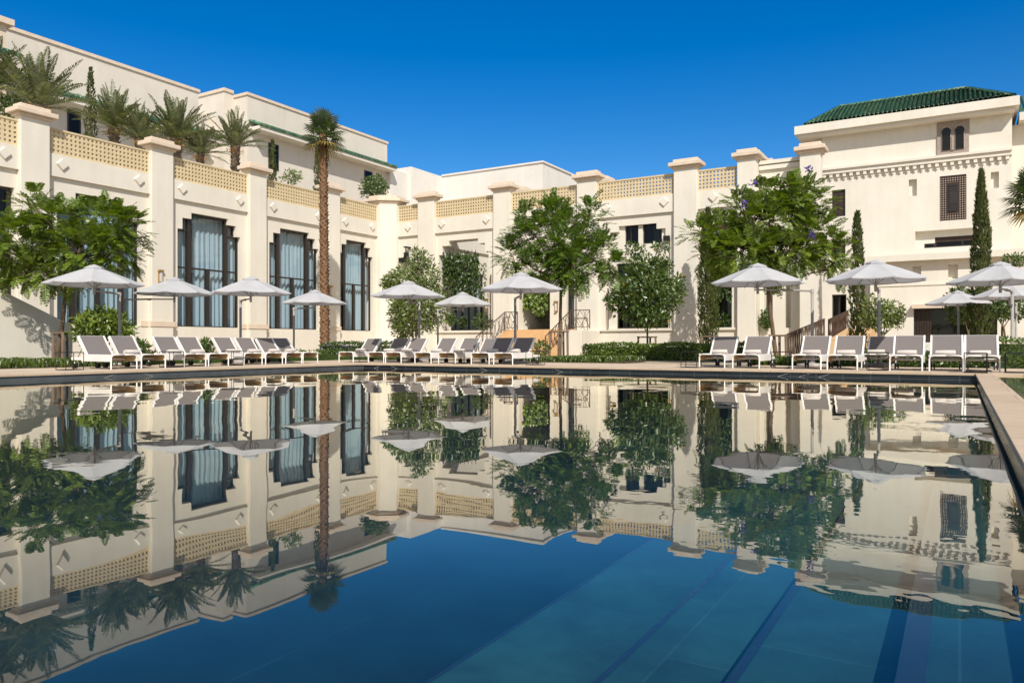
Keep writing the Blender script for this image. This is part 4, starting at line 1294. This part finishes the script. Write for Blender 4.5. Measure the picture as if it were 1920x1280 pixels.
def lobes_px(D, items):
    """crown lobes given where they stand in the photo, at the tree's own distance; r in photo pixels"""
    out = []
    for x, y, rx, ry, dd in items:
        c = atD(x, y, D + dd); k = (D + dd) / F
        out.append((c, rx * k, ry * k))
    return out
VIEWR = Vector((CT, ST, 0)); VIEWF = Vector((-ST, CT, 0))
def in_lobe(rnd, lobe, lo=.35):
    c, rx, ry = lobe
    v = rvec(rnd); r = (lo ** 3 + (1 - lo ** 3) * rnd.random()) ** (1 / 3)
    return c + (VIEWR * v.x * rx + VIEWF * v.y * rx + Vector((0, 0, 1)) * v.z * ry) * r, (VIEWR * v.x + VIEWF * v.y + Vector((0, 0, v.z * rx / max(ry, .01)))).normalized()
def trunk_and_limbs(parent, base, top, lobes, r0, r1, mat='bark', bend=.12, seed=1, name='trunk', limb=.5):
    rnd = random.Random(seed); mb = MB()
    base, top = Vector(base), Vector(top); n = 7
    off = Vector((rnd.uniform(-1, 1), rnd.uniform(-1, 1), 0)) * bend
    pts = [base.lerp(top, i / n) + off * math.sin(math.pi * i / n) + rvec(rnd) * r0 * .12 for i in range(n + 1)]
    mb.tube(pts, [r0 * (1.25 if i == 0 else 1) + (r1 - r0) * i / n for i in range(n + 1)], 9)
    for c, rx, ry in lobes:
        m = top.lerp(c, .5) + rvec(rnd) * rx * .15 + Vector((0, 0, -ry * .15))
        mb.tube([top - Vector((0, 0, .1)), m, c + Vector((0, 0, ry * .1))], [r1 * .75, r1 * limb, r1 * .2], 6)
        for k in range(4):
            e, _ = in_lobe(rnd, (c, rx, ry), .6)
            mb.tube([m.lerp(c, .5), (m.lerp(c, .6) + e) / 2 + Vector((0, 0, .05)), e], [r1 * .32, r1 * .2, r1 * .08], 5)
    return mb.build(name, mat, parent)
def feather_tree(name, base, top, lobes, label, cat, nf, seed, L_=(.5, .8), pairs=9, ll=.17, lw=.06, mat='feather_leaf', r0=.09, r1=.06, droop=.25, flowers=None):
    t = thing(name, base, label, cat); rnd = random.Random(seed)
    trunk_and_limbs(t, base, top, lobes, r0, r1, seed=seed)
    mb = MB(); vol = [rx * rx * ry for _, rx, ry in lobes]; tot = sum(v ** .7 for v in vol)
    for lb, v in zip(lobes, vol):
        for k in range(max(6, int(nf * v ** .7 / tot))):
            p, o = in_lobe(rnd, lb, .45)
            p = lb[0].lerp(p, .86)
            d = (o * .9 + rvec(rnd) * .45 + Vector((0, 0, .22)))
            frond(mb, p, d, rnd.uniform(*L_), pairs, ll, lw, droop * rnd.uniform(.5, 1.5), rnd)
    mb.build('crown', mat, t)
    if flowers:
        for p in flowers:
            fm = MB()
            for k in range(22): leaf(fm, p + rvec(rnd) * .11, rvec(rnd) + Vector((0, 0, .6)), rvec(rnd), .12, .09)
            fm.build('blossom', 'flower_purple', t)
    return t
def leafy_crown(mb, lobes, n, rnd, L_=(.10, .17), W_=.5, up=.2, lo=.3):
    vol = [(rx * rx * ry) ** .7 for _, rx, ry in lobes]; tot = sum(vol)
    for lb, v in zip(lobes, vol):
        for k in range(max(10, int(n * v / tot))):
            p, o = in_lobe(rnd, lb, lo)
            # leaves sit in sprays round a twig end
            s = rnd.uniform(*L_)
            for j in range(3):
                leaf(mb, p + rvec(rnd) * s * .5, o * .7 + rvec(rnd) * .9 + Vector((0, 0, up)), o + rvec(rnd) * .6, s, s * W_)
def leafy_tree(name, base, top, lobes, label, cat, n, seed, mat='shrub_leaf', L_=(.10, .17), W_=.5, r0=.06, r1=.04, fl=None, nfl=0, lo=.3, stems=1, up=.2, bark='bark'):
    t = thing(name, base, label, cat); rnd = random.Random(seed)
    for k in range(stems):
        o = Vector((0, 0, 0)) if stems == 1 else Vector((rnd.uniform(-.25, .25), rnd.uniform(-.2, .2), 0))
        trunk_and_limbs(t, Vector(base) + o * .3, Vector(top) + o, lobes[k::stems] if stems > 1 else lobes, r0, r1, seed=seed + k, name='trunk' if stems == 1 else 'stem', mat=bark)
    mb = MB(); leafy_crown(mb, lobes, n, rnd, L_, W_, up, lo); mb.build('crown', mat, t)
    if fl:
        fm = MB()
        for k in range(nfl):
            p, o = in_lobe(rnd, rnd.choice(lobes), .9)
            for j in range(7): leaf(fm, p + rvec(rnd) * .06, o + rvec(rnd), rvec(rnd), .11, .08)
        f_ = fm.build('blossoms', fl, t); f_['kind'] = 'stuff'
    return t

# ---- feathery trees
def gpt(px, D): p = atD(px, 647, D); p.z = DECK - .05; return p
D = 26.0
feather_tree('feathery_tree', gpt(106, D), atD(124, 540, D), lobes_px(D, [
    (38, 455, 70, 50, .3), (66, 385, 32, 30, .2), (110, 420, 55, 42, -.5), (150, 470, 62, 48, -.7), (205, 425, 60, 42, .2), (215, 470, 52, 42, .5), (105, 505, 50, 34, -.4),
    (0, 470, 45, 62, .8), (250, 430, 22, 38, .6), (50, 500, 36, 40, .0), (160, 405, 30, 24, .6)]),
    'broad bright green feathery tree beside the left end of the loungers, trunk leaning slightly', 'tree', 1180, 11, L_=(.5, .75), pairs=11, ll=.20, lw=.064)
D = 34.0
feather_tree('feathery_tree', gpt(1049, D), atD(1052, 520, D), lobes_px(D, [
    (1045, 440, 62, 52, 0), (985, 445, 34, 38, .3), (962, 480, 30, 36, .6), (1105, 420, 28, 44, .5), (1035, 395, 26, 26, -.2), (1130, 475, 34, 42, .4), (1075, 500, 56, 36, -.6),
    (1000, 505, 50, 28, -.4), (1110, 395, 14, 26, .5), (985, 410, 20, 18, .0), (1060, 470, 50, 40, -.9), (1150, 500, 22, 30, .6)]),
    'dark feathery tree in front of the middle of the central wing, propped by wooden stakes', 'tree', 1050, 12, L_=(.55, .9), ll=.27, lw=.07, droop=.18, mat='deep_feather_leaf')
D = 28.5
feather_tree('feathery_tree', gpt(1458, D), atD(1440, 525, D), lobes_px(D, [
    (1420, 420, 60, 50, 0), (1480, 400, 55, 48, .4), (1520, 440, 52, 50, .2), (1350, 440, 42, 36, .3), (1310, 440, 26, 24, .6), (1400, 470, 66, 36, -.6), (1470, 470, 66, 34, -.4),
    (1560, 470, 34, 34, .5), (1500, 360, 40, 30, .2), (1385, 385, 30, 30, .5), (1530, 380, 24, 32, .5), (1440, 370, 34, 26, .4), (1340, 480, 34, 26, .8), (1450, 500, 46, 22, .3), (1580, 500, 18, 22, .6)]),
    'wide feathery tree with purple blossoms before the right end of the central wing', 'tree', 1600, 13, L_=(.5, .78), pairs=11, ll=.21, lw=.064,
    flowers=[atD(1411, 345, D), atD(1397, 383, D - 1), atD(1516, 318, D), atD(1522, 442, D - 1.6)])
# ---- leafy trees and shrubs
D = 38.5
leafy_tree('flowering_tree', gpt(1216, D), atD(1216, 585, D), lobes_px(D, [
    (1210, 550, 58, 48, 0), (1245, 555, 36, 38, .3), (1180, 560, 36, 40, .2), (1150, 560, 16, 18, .5), (1210, 500, 34, 24, .2), (1238, 500, 22, 18, .5), (1190, 470, 20, 12, .4), (1238, 463, 15, 9, .3), (1215, 595, 44, 18, -.3), (1272, 535, 14, 20, .4)]),
    'small dark tree with yellow flowers propped by stakes before the wide dark window', 'tree', 2100, 21, mat='shrub_leaf', L_=(.18, .28), W_=.42, fl='flower_yellow', nfl=24)
D = 36.5
leafy_tree('court_tree', gpt(775, D), atD(778, 600, D), lobes_px(D, [
    (775, 575, 46, 56, 0), (760, 530, 36, 34, .2), (800, 520, 26, 34, .3), (785, 488, 20, 24, .1), (735, 530, 20, 16, .5), (810, 580, 28, 46, .4), (755, 600, 24, 44, .6), (728, 536, 12, 10, .5)]),
    'loose pale green tree with several stems at the inner corner of the court', 'tree', 2600, 22, mat='pale_leaf', L_=(.14, .24), W_=.36, stems=3)
leafy_tree('dark_shrub', gpt(752, 39.5), atD(752, 615, 39.5), lobes_px(39.5, [(758, 600, 18, 42, 0), (764, 570, 22, 26, .2)]), 'narrow dark shrub behind the pale tree at the court corner', 'shrub', 420, 23, mat='vine_leaf', L_=(.12, .2))
# vines hanging in the stepped openings
vt = thing('hanging_vine', onY(870, 478, CY + .35), 'dense dark vine filling the top of the stepped opening in the central wing', 'vine'); rnd = random.Random(31)
mb = MB()
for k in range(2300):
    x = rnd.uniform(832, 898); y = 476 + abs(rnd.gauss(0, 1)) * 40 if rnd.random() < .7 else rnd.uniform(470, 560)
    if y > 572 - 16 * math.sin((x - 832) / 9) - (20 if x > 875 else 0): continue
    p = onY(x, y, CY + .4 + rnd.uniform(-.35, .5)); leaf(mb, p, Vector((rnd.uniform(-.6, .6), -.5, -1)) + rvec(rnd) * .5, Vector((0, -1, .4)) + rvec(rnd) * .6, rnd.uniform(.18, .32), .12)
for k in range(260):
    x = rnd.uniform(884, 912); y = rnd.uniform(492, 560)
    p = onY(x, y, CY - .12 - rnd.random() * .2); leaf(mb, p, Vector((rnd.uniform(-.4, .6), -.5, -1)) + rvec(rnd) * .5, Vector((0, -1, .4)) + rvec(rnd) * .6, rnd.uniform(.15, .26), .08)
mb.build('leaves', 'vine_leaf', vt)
sm = MB()
for k in range(9):
    x = 836 + k * 7; sm.tube([onY(x, 468, CY + .5), onY(x + rnd.uniform(-5, 5), 520, CY + .45), onY(x + rnd.uniform(-8, 8), 565, CY + .4)], .018, 5)
sm.build('stems', 'bark', vt)
vt = thing('hanging_vine', onY(1002, 548, CY + .8), 'bright green foliage hanging in the doorway at the head of the stair', 'vine')
mb = MB()
for k in range(900):
    x = rnd.uniform(976, 1028); y = rnd.uniform(540, 584 - 8 * math.sin((x - 976) / 8))
    p = onY(x, y, CY + .9 + rnd.uniform(-.5, .3)); leaf(mb, p, Vector((rnd.uniform(-.6, .6), -.5, -1)) + rvec(rnd) * .5, Vector((0, -1, .4)) + rvec(rnd) * .6, rnd.uniform(.18, .3), .13)
mb.build('leaves', 'feather_leaf', vt)
leafy_tree('potted_bush', onY(998, 612, CY + 3), onY(998, 600, CY + 3), [(onY(998, 588, CY + 3), .9, .7)], 'round bush inside the doorway at the head of the stair', 'bush', 260, 34, L_=(.15, .22))
# small planting on the ledge
for x, y, rx, ry, lab, mt in ((845, 598, 14, 14, 'bushy green plant on the ledge under the hanging vine', 'shrub_leaf'), (868, 604, 9, 9, 'small round dark bush on the ledge under the hanging vine', 'vine_leaf'),
                              (1356, 600, 14, 12, 'low bush on the sill behind the cypress', 'vine_leaf'), (1436, 600, 9, 16, 'leafy plant in the slot beside the leaning tree trunk', 'shrub_leaf')):
    b = onY(x, y + ry, CY + .25); c = onY(x, y, CY + .25); k = 45 / F
    leafy_tree('ledge_plant', b, c, [(c, rx * k * .8, ry * k)], lab, 'plant', 170, int(x), mat=mt, L_=(.12, .2), r0=.02, r1=.015)
# dark climber behind the right feathery tree
vt = thing('wall_climber', onY(1356, 530, CY + .6), 'dark climbing plant filling the recess between the cypress and the feathery tree', 'climber')
mb = MB()
for k in range(1900):
    x = rnd.uniform(1336, 1376); y = rnd.uniform(428, 568 - 12 * abs(math.sin(x * .11)))
    p = onY(x, y, CY + .35 + rnd.uniform(-.3, .7)); leaf(mb, p, Vector((rnd.uniform(-.6, .6), -.5, -1)) + rvec(rnd) * .5, Vector((0, -1, .4)) + rvec(rnd) * .6, rnd.uniform(.16, .28), .11)
mb.build('leaves', 'vine_leaf', vt)
# citrus trees by the pavilion
D = 36.0
leafy_tree('citrus_tree', gpt(1656, D), atD(1658, 630, D), lobes_px(D, [(1638, 580, 22, 24, 0), (1672, 585, 24, 22, .3), (1650, 600, 24, 22, .1), (1685, 600, 10, 14, .4), (1625, 600, 14, 16, .2)]),
           'small glossy citrus tree with forked stems right of the thin cypress', 'tree', 620, 41, L_=(.13, .2), W_=.55, stems=2, mat='pale_leaf', bark='stake_wood')
leafy_tree('citrus_tree', gpt(1818, D), atD(1815, 620, D), lobes_px(D, [(1800, 565, 28, 26, .2), (1830, 575, 24, 24, .5), (1805, 590, 26, 18, 0)]),
           'glossy citrus tree immediately left of the tall cypress trunk', 'tree', 640, 42, L_=(.13, .2), W_=.55, stems=1, mat='shrub_leaf')
leafy_tree('citrus_tree', gpt(1895, D), atD(1890, 610, D), lobes_px(D, [(1882, 570, 26, 24, .2), (1905, 580, 24, 20, .5), (1900, 490, 20, 14, .5), (1870, 585, 20, 16, 0)]),
           'glossy citrus tree behind the parasol at the right edge', 'tree', 620, 43, L_=(.13, .2), W_=.55, stems=2, mat='shrub_leaf')
D = 24.5
leafy_tree('leafy_shrub', gpt(185, 26), atD(185, 640, 26), lobes_px(26, [(180, 608, 38, 26, 0), (205, 610, 34, 28, .3), (160, 622, 22, 20, .2), (232, 622, 20, 18, .3), (190, 590, 22, 14, .1)]),
           'dark palmate leaved shrub behind the two leftmost loungers', 'shrub', 900, 44, mat='feather_leaf', L_=(.16, .26), W_=.28, stems=3)
for px, py, r, D_, lab in ((262, 652, 13, 24, 'little green tuft between the second and third loungers'), (386, 650, 11, 26, 'little green tuft between the fourth and fifth loungers'), (481, 652, 8, 28, 'little green tuft between the sixth and seventh loungers'),
                           (905, 605, 18, 37, 'thin young shrub beside the left stair railing'), (1015, 655, 14, 32, 'small dark bush behind the right end of the middle row')):
    b = gpt(px, D_); c = atD(px, py, D_)
    leafy_tree('small_shrub', b, c, [(c, r * D_ / F, r * D_ / F)], lab, 'shrub', 150, px, mat='shrub_leaf', L_=(.1, .18), W_=.35, r0=.015, r1=.01)
# bushes on the upper terrace
for px, py, rx, ry, X, lab, mt, n in ((700, 354, 27, 24, -41, 'round dark bush on the left terrace near the court corner', 'shrub_leaf', 700), (545, 333, 17, 13, -40, 'sparse pale shrub on the left terrace', 'pale_leaf', 110),
                                      (15, 205, 22, 20, -42, 'leafy bush with orange flowers at the far left of the terrace', 'shrub_leaf', 300)):
    c = onX(px, py, X); k = math.hypot(c.x, c.y) / F
    b = Vector((c.x, c.y, 9.5))
    leafy_tree('terrace_bush', b, (c.x, c.y, c.z - ry * k * .8), [(c, rx * k, ry * k), (c + Vector((0, .3, .2)), rx * k * .7, ry * k)], lab, 'bush', n, px, mat=mt, L_=(.14, .24), W_=.5, stems=3, r0=.03, r1=.02)

# ---- cypresses
def cypress(base, top_z, prof, label, seed, n, mat='cypress_leaf'):
    t = thing('cypress', base, label, 'cypress'); rnd = random.Random(seed)
    H = top_z - base.z
    tr = MB(); tr.tube([base, base + Vector((0, 0, H * .5)), base + Vector((0, 0, H * .97))], [.09, .06, .01], 7); tr.build('trunk', 'bark', t)
    def rad(h):
        for (h0, r0), (h1, r1) in zip(prof[:-1], prof[1:]):
            if h0 <= h <= h1: return r0 + (r1 - r0) * (h - h0) / (h1 - h0)
        return .02
    mb = MB()
    bumps = [(rnd.random() * 6.28, rnd.random(), rnd.uniform(.06, .2)) for _ in range(40)]
    for k in range(n):
        h = rnd.random() ** .9; an = rnd.random() * 6.28
        r = rad(h)
        for a_, hh, w_ in bumps:
            if abs(h - hh) < w_ * .4: r *= 1 + .10 * math.cos(an - a_)
        rr = r * (.55 + .45 * rnd.random() ** .5)
        p = base + Vector((math.cos(an) * rr, math.sin(an) * rr, h * H))
        o = Vector((math.cos(an), math.sin(an), 0))
        s = rnd.uniform(.12, .26)
        for j in range(2): leaf(mb, p, o * .35 + Vector((0, 0, 1)) + rvec(rnd) * .35, o + rvec(rnd) * .5, s, s * .32)
    mb.build('crown', mat, t)
D = 40.5
cypress(gpt(1327, D), atD(1318, 393, D).z, [(0, .30), (.15, .50), (.45, .55), (.7, .42), (.9, .2), (1, .03)], 'slim cypress standing against the pillar behind the hedge', 51, 3600)
D = 37
cypress(gpt(1608, D), atD(1594, 400, D).z, [(0, .40), (.3, .42), (.5, .34), (.65, .24), (.85, .2), (1, .03)], 'thin sparse cypress between the ramp railing and the big parasol', 52, 1900)
D = 34
cypress(gpt(1840, D), atD(1832, 322, D).z, [(0, .42), (.2, .47), (.4, .42), (.6, .34), (.75, .27), (.88, .16), (1, .02)], 'tall dark cypress near the right edge, crossing two parasols', 53, 3800)
for px, y0, X, r, lab in ((170, 130, -44, .35, 'thin cypress between two date palms on the left terrace'), (511, 265, -40.5, .28, 'thin crooked sapling cypress on the left terrace'), (596, 262, -41, .3, 'thin cypress half hidden by the tall fan palm')):
    p = onX(px, 300, X); b = Vector((p.x, p.y, 9.5))
    cypress(b, onX(px, y0, X).z, [(0, r * .8), (.3, r), (.7, r * .8), (1, .03)], lab, px, 1000)

# ---- date palms on the terrace
def make_date_palm(seed, nf, L_, upright):
    t = thing('date_palm', (0, 0, 0), 'x', 'date palm'); rnd = random.Random(seed)
    tr = MB(); H = 3.2
    pr = [(.34, 0), (.30, .6), (.28, 1.5), (.30, 2.4), (.36, 2.9), (.26, 3.2), (0, 3.35)]
    tr.lathe(pr, n=14)
    for k in range(150):
        h = rnd.uniform(.1, 3.1); an = k * 2.4
        r = .30 + .04 * rnd.random()
        p = Vector((math.cos(an) * r, math.sin(an) * r, h)); o = Vector((math.cos(an), math.sin(an), 0))
        s = Vector((-o.y, o.x, 0)) * .07
        q = p + o * .10 + Vector((0, 0, .2))
        tr.face([p - s, p + s, q + s * .5, q - s * .5]); tr.face([p - s, q - s * .5, p - o * .1 + Vector((0, 0, .1))])
    tr.build('trunk', 'date_bark', t, world=False)
    cr = MB()
    for k in range(nf):
        an = k * 2.399 + rnd.uniform(-.2, .2); f = (k + .5) / nf
        el = R(86) - f ** .9 * R(upright)
        d = Vector((math.cos(an) * math.cos(el), math.sin(an) * math.cos(el), math.sin(el)))
        frond(cr, Vector((d.x * .12, d.y * .12, 3.1)), d, L_ * rnd.uniform(.8, 1.1), 34, .44, .085, .05 + .24 * f, rnd, vee=.45)
    cr.build('crown', 'date_leaf', t, world=False)
    fb = MB()
    for k in range(5):
        an = k * 1.3 + seed; c = Vector((math.cos(an) * .55, math.sin(an) * .55, 2.9))
        for j in range(40):
            p = c + Vector((rnd.gauss(0, .14), rnd.gauss(0, .14), rnd.gauss(-.05, .18)))
            leaf(fb, p, rvec(rnd) + Vector((0, 0, -.8)), rvec(rnd), .12, .05)
    fo = fb.build('date_bunches', 'orange_fruit', t, world=False); fo['kind'] = 'stuff'
    return t
dp = [make_date_palm(1, 48, 3.5, 78), make_date_palm(2, 44, 3.4, 72)]
dflag = [[False], [False]]
GD = 'date palms on the left terrace'
for px, py, X, sc, k, lab in ((72, 200, -41, .98, 0, 'large date palm above the first balustrade pillar at the far left'), (214, 240, -43, .82, 1, 'date palm with orange fruit second from the left on the terrace'),
                              (330, 262, -41.5, .92, 0, 'wide date palm third from the left on the terrace, above the second balustrade'), (441, 276, -40, .78, 1, 'smaller date palm nearest the tall fan palm, its rough trunk showing'),
                              (-20, 165, -43, .95, 1, 'date palm cut by the left edge of the photo')):
    c = onX(px, py, X); s = sc
    place(dp[k], dflag[k], (c.x, c.y, c.z - 3.15 * s), px * .7, lab, GD).scale = (s, s, s)
for px, py, X, s, k, lab in ((262, 262, -42, .72, 1, 'low dark young palm between the second and third date palms'), (375, 290, -41, .68, 0, 'low young palm between the two right date palms')):
    c = onX(px, py, X)
    o = place(dp[k], dflag[k], (c.x, c.y, c.z - 3.15 * s), px, lab, GD); o.scale = (s, s, s)

# ---- fan palms
def fan_leaf(mb, base, d, pet, rad, rnd, mbst, droop=.3):
    d = d.normalized()
    tip = base + d * pet + Vector((0, 0, -droop * pet * .3))
    w = .012
    sd = d.cross(Vector((0, 0, 1))); sd = sd.normalized() if sd.length > .05 else Vector((1, 0, 0))
    up = sd.cross(d).normalized()
    mbst.face([base - sd * w, base + sd * w, tip + sd * w, tip - sd * w])
    n = 19
    for k in range(n):
        an = R(-125 + 250 * k / (n - 1))
        dd = d * math.cos(an) + sd * math.sin(an) + up * .10
        L_ = rad * (.72 + .28 * math.cos(an * .6)) * rnd.uniform(.92, 1.05)
        side = (d * -math.sin(an) + sd * math.cos(an)) * rad * .055
        m = tip + dd * L_ * .55; e = tip + dd * L_ + Vector((0, 0, -.22 * L_ * droop * 2))
        mb.face([tip, m - side, e, m + side])
def fan_palm(base, top_z, label, seed, nl, rad, r0, trunk=True, lean=(0, 0)):
    t = thing('fan_palm', base, label, 'fan palm'); rnd = random.Random(seed)
    top = Vector((base.x + lean[0], base.y + lean[1], top_z))
    tr = MB(); n = 16
    pts = [base.lerp(top, i / n) for i in range(n + 1)]
    tr.tube(pts, [r0 * (1.15 - .25 * i / n) for i in range(n + 1)], 14)
    H = top.z - base.z; nb = int(H * 34)
    for k in range(nb):
        f = k / nb; an = k * 2.399
        r = r0 * (1.13 - .25 * f); c = base.lerp(top, f); o = Vector((math.cos(an), math.sin(an), 0)); s = Vector((-o.y, o.x, 0)) * .09
        p = c + o * r * .95
        q = p + o * rnd.uniform(.05, .13) + Vector((0, 0, rnd.uniform(.10, .22)))
        tr.face([p - s, p + s, q + s * .45, q - s * .45]); tr.face([p + s, c + o * r * .9 + Vector((0, 0, .15)), q + s * .45])
    tr.build('trunk', 'palm_bark', t)
    cr = MB(); dr = MB()
    for k in range(nl):
        an = k * 2.399; f = (k + .5) / nl
        el = R(82) - f * R(112)
        d = Vector((math.cos(an) * math.cos(el), math.sin(an) * math.cos(el), math.sin(el)))
        tgt = cr if f < .86 else dr
        fan_leaf(tgt, top + Vector((0, 0, .1 - .5 * f)), d, rad * (.62 + .3 * (1 - f)), rad * rnd.uniform(.85, 1.05), rnd, tgt, .25 + f * .5)
    for k in range(34):
        an = rnd.random() * 6.28; o = Vector((math.cos(an), math.sin(an), 0))
        p = top + Vector((0, 0, -.4 - rnd.random() * .7)) + o * r0
        leaf(dr, p, o * .3 + Vector((0, 0, -1)), o, rnd.uniform(.5, .9), .12)
    cr.build('crown', 'fan_leaf', t); dr.build('dry_fronds', 'dry_leaf', t)
D = 42.0
b = gpt(609, D); tp = atD(606, 250, D)
fan_palm(b, tp.z, 'very tall fan palm with a rough brown trunk rising before the left wing', 61, 30, .88, .205, lean=(tp.x - b.x, tp.y - b.y))
D = 43
b = gpt(1962, D); tp = atD(1940, 372, D)
fan_palm(b, tp.z, 'fan palm whose crown reaches in from the right edge of the photo', 62, 30, 1.2, .25, lean=(tp.x - b.x, tp.y - b.y))

# ---- hedges and ground cover
def hedge(name, x0, x1, y0, y1, z1, label, seed, n, mat='hedge_leaf', flowers=None):
    t = thing(name, ((x0 + x1) / 2, (y0 + y1) / 2, DECK), label, 'hedge'); rnd = random.Random(seed)
    core = MB(); core.box(x0 + .12, x1 - .12, y0 + .12, y1 - .12, DECK - .05, z1 - .14); core.build('inner_twigs', 'vine_leaf', t)
    mb = MB(); w, d, h = x1 - x0, y1 - y0, z1 - DECK
    for k in range(n):
        f = rnd.random()
        if f < .45: p = Vector((rnd.uniform(x0, x1), y0 + rnd.uniform(-.02, .12), DECK + rnd.random() * h)); o = Vector((0, -1, .3))
        elif f < .85: p = Vector((rnd.uniform(x0, x1), rnd.uniform(y0, y1), z1 - rnd.uniform(0, .12) + .04 * math.sin(p.x * 3) if False else z1 - rnd.uniform(0, .14))); o = Vector((0, 0, 1))
        else: p = Vector((rnd.choice((x0, x1)) + rnd.uniform(-.08, .08), rnd.uniform(y0, y1), DECK + rnd.random() * h)); o = Vector((1 if p.x > (x0 + x1) / 2 else -1, 0, .2))
        p.z += .05 * math.sin(p.x * 2.1) * (p.z - DECK) / h
        s = rnd.uniform(.07, .13)
        for j in range(2): leaf(mb, p, o + rvec(rnd), o + rvec(rnd) * .6, s, s * .5)
    mb.build('leaves', mat, t)
    if flowers:
        fm = MB()
        for k in range(flowers):
            p = Vector((rnd.uniform(x0, x1), y0 - .03 if rnd.random() < .5 else rnd.uniform(y0, y1), z1 - rnd.uniform(-.02, .4)))
            for j in range(3): leaf(fm, p + rvec(rnd) * .03, Vector((0, -1, .3)) + rvec(rnd), rvec(rnd), .06, .05)
        f_ = fm.build('blossoms', 'flower_blue', t); f_['kind'] = 'stuff'
a, b = onY(1093, 660, 33.4).x, onY(1400, 660, 33.4).x
hedge('clipped_hedge', a, b, 33.4, 35.4, .86, 'long clipped bright green hedge below the yellow flowered tree', 71, 5200)
a, b = onY(598, 660, 27.6).x, onY(722, 660, 27.6).x
hedge('flower_hedge', a, b, 27.6, 29.0, .92, 'low loose hedge with pale blue flowers round the foot of the tall palm', 72, 1800, 'shrub_leaf', 130)
hedge('back_hedge', onX(275, 650, -24.2).x, onX(275, 650, -24.2).x + 1.0, 15.5, 26.5, .55, 'low green hedge running behind the left row of loungers', 73, 1200, 'shrub_leaf')
a, b = onY(1868, 660, 26.2).x, onY(1868, 660, 26.2).x + 7
hedge('edge_hedge', a, b, 26.2, 27.6, .98, 'loose yellow green hedge at the right edge behind the last lounger', 74, 2200, 'grass_leaf')
a, b = onY(1600, 660, 26.6).x, onY(1868, 660, 26.6).x - .05
hedge('back_hedge', a, b, 26.6, 27.4, .6, 'low green hedge behind the right row of loungers', 75, 1400, 'shrub_leaf')
def cover(name, x0, x1, y0, y1, n, hh, seed, mat='grass_leaf'):
    rnd = random.Random(seed); mb = MB()
    for k in range(n):
        p = Vector((rnd.uniform(x0, x1), rnd.uniform(y0, y1), DECK - .03))
        for j in range(6):
            an = rnd.random() * 6.28; ln = rnd.uniform(.3, .8); o = Vector((math.cos(an), math.sin(an), 0)); h = hh * rnd.uniform(.6, 1.2)
            s = Vector((-o.y, o.x, 0)) * .018
            m = p + o * h * ln * .45 + Vector((0, 0, h * .75)); e = p + o * h * ln + Vector((0, 0, h * .8))
            mb.face([p - s, p + s, m + s, m - s]); mb.face([m - s, m + s, e])
    o = mb.build(name, mat); tag(o, kind='stuff')
def soil(x0, x1, y0, y1, z=.012):
    mb = MB(); mb.box(x0, x1, y0, y1, DECK - .04, DECK + z); return mb
bd = MB()
beds = [(-28.6, -22.4, 8, 14.4, 1100, .30), (-28.6, -24.7, 14.4, 26, 260, .25)]
xg0, xg1 = onY(1005, 670, 26.5).x, onY(1150, 670, 26.5).x
beds.append((xg0, xg1, 25.4, 30, 900, .28))
xr0, xr1 = onY(1400, 670, 25.4).x, onY(1600, 670, 25.4).x
beds.append((xr0, xr1, 25.3, 28, 600, .36))
for i, (x0, x1, y0, y1, n, h) in enumerate(beds):
    cover('ground_cover', x0, x1, y0, y1, n, h, 80 + i)
    s_ = soil(x0, x1, y0, y1); o = s_.build('planting_bed', 'soil'); tag(o, kind='structure')
# ---- wooden frames that prop the young trees
def prop(px, D, w, h, label, seed):
    b = gpt(px, D); t = thing('tree_stake', b, label, 'tree stake'); rnd = random.Random(seed)
    hb = MB()
    for sx, sy in ((-1, -1), (1, -1), (0, 1)):
        mb = MB(); mb.tube([b + Vector((sx * w * 1.1, sy * w * .6, 0)), b + Vector((sx * w, sy * w * .5, h))], .05, 6); mb.build('stake', 'stake_wood', t)
    for p, q in (((-1, -1), (1, -1)), ((1, -1), (0, 1)), ((0, 1), (-1, -1))):
        hb.tube([b + Vector((p[0] * w * 1.15, p[1] * w * .55, h - .04)), b + Vector((q[0] * w * 1.15, q[1] * w * .55, h - .04))], .04, 6)
    hb.build('cross_bar', 'stake_wood', t)
prop(117, 26, .28, 1.15, 'wooden prop frame round the leaning trunk at the left', 1)
prop(1052, 34, .42, 1.35, 'weathered wooden prop frame round the trunk right of the stair', 2)
prop(1216, 38.5, .45, 1.15, 'thin dark prop frame under the yellow flowered tree', 3)
prop(1332, 40, .40, 1.2, 'pale prop frame round the foot of the slim cypress', 4)
prop(1460, 28.5, .28, 1.1, 'dark prop frame round the trunk behind the second right lounger', 5)
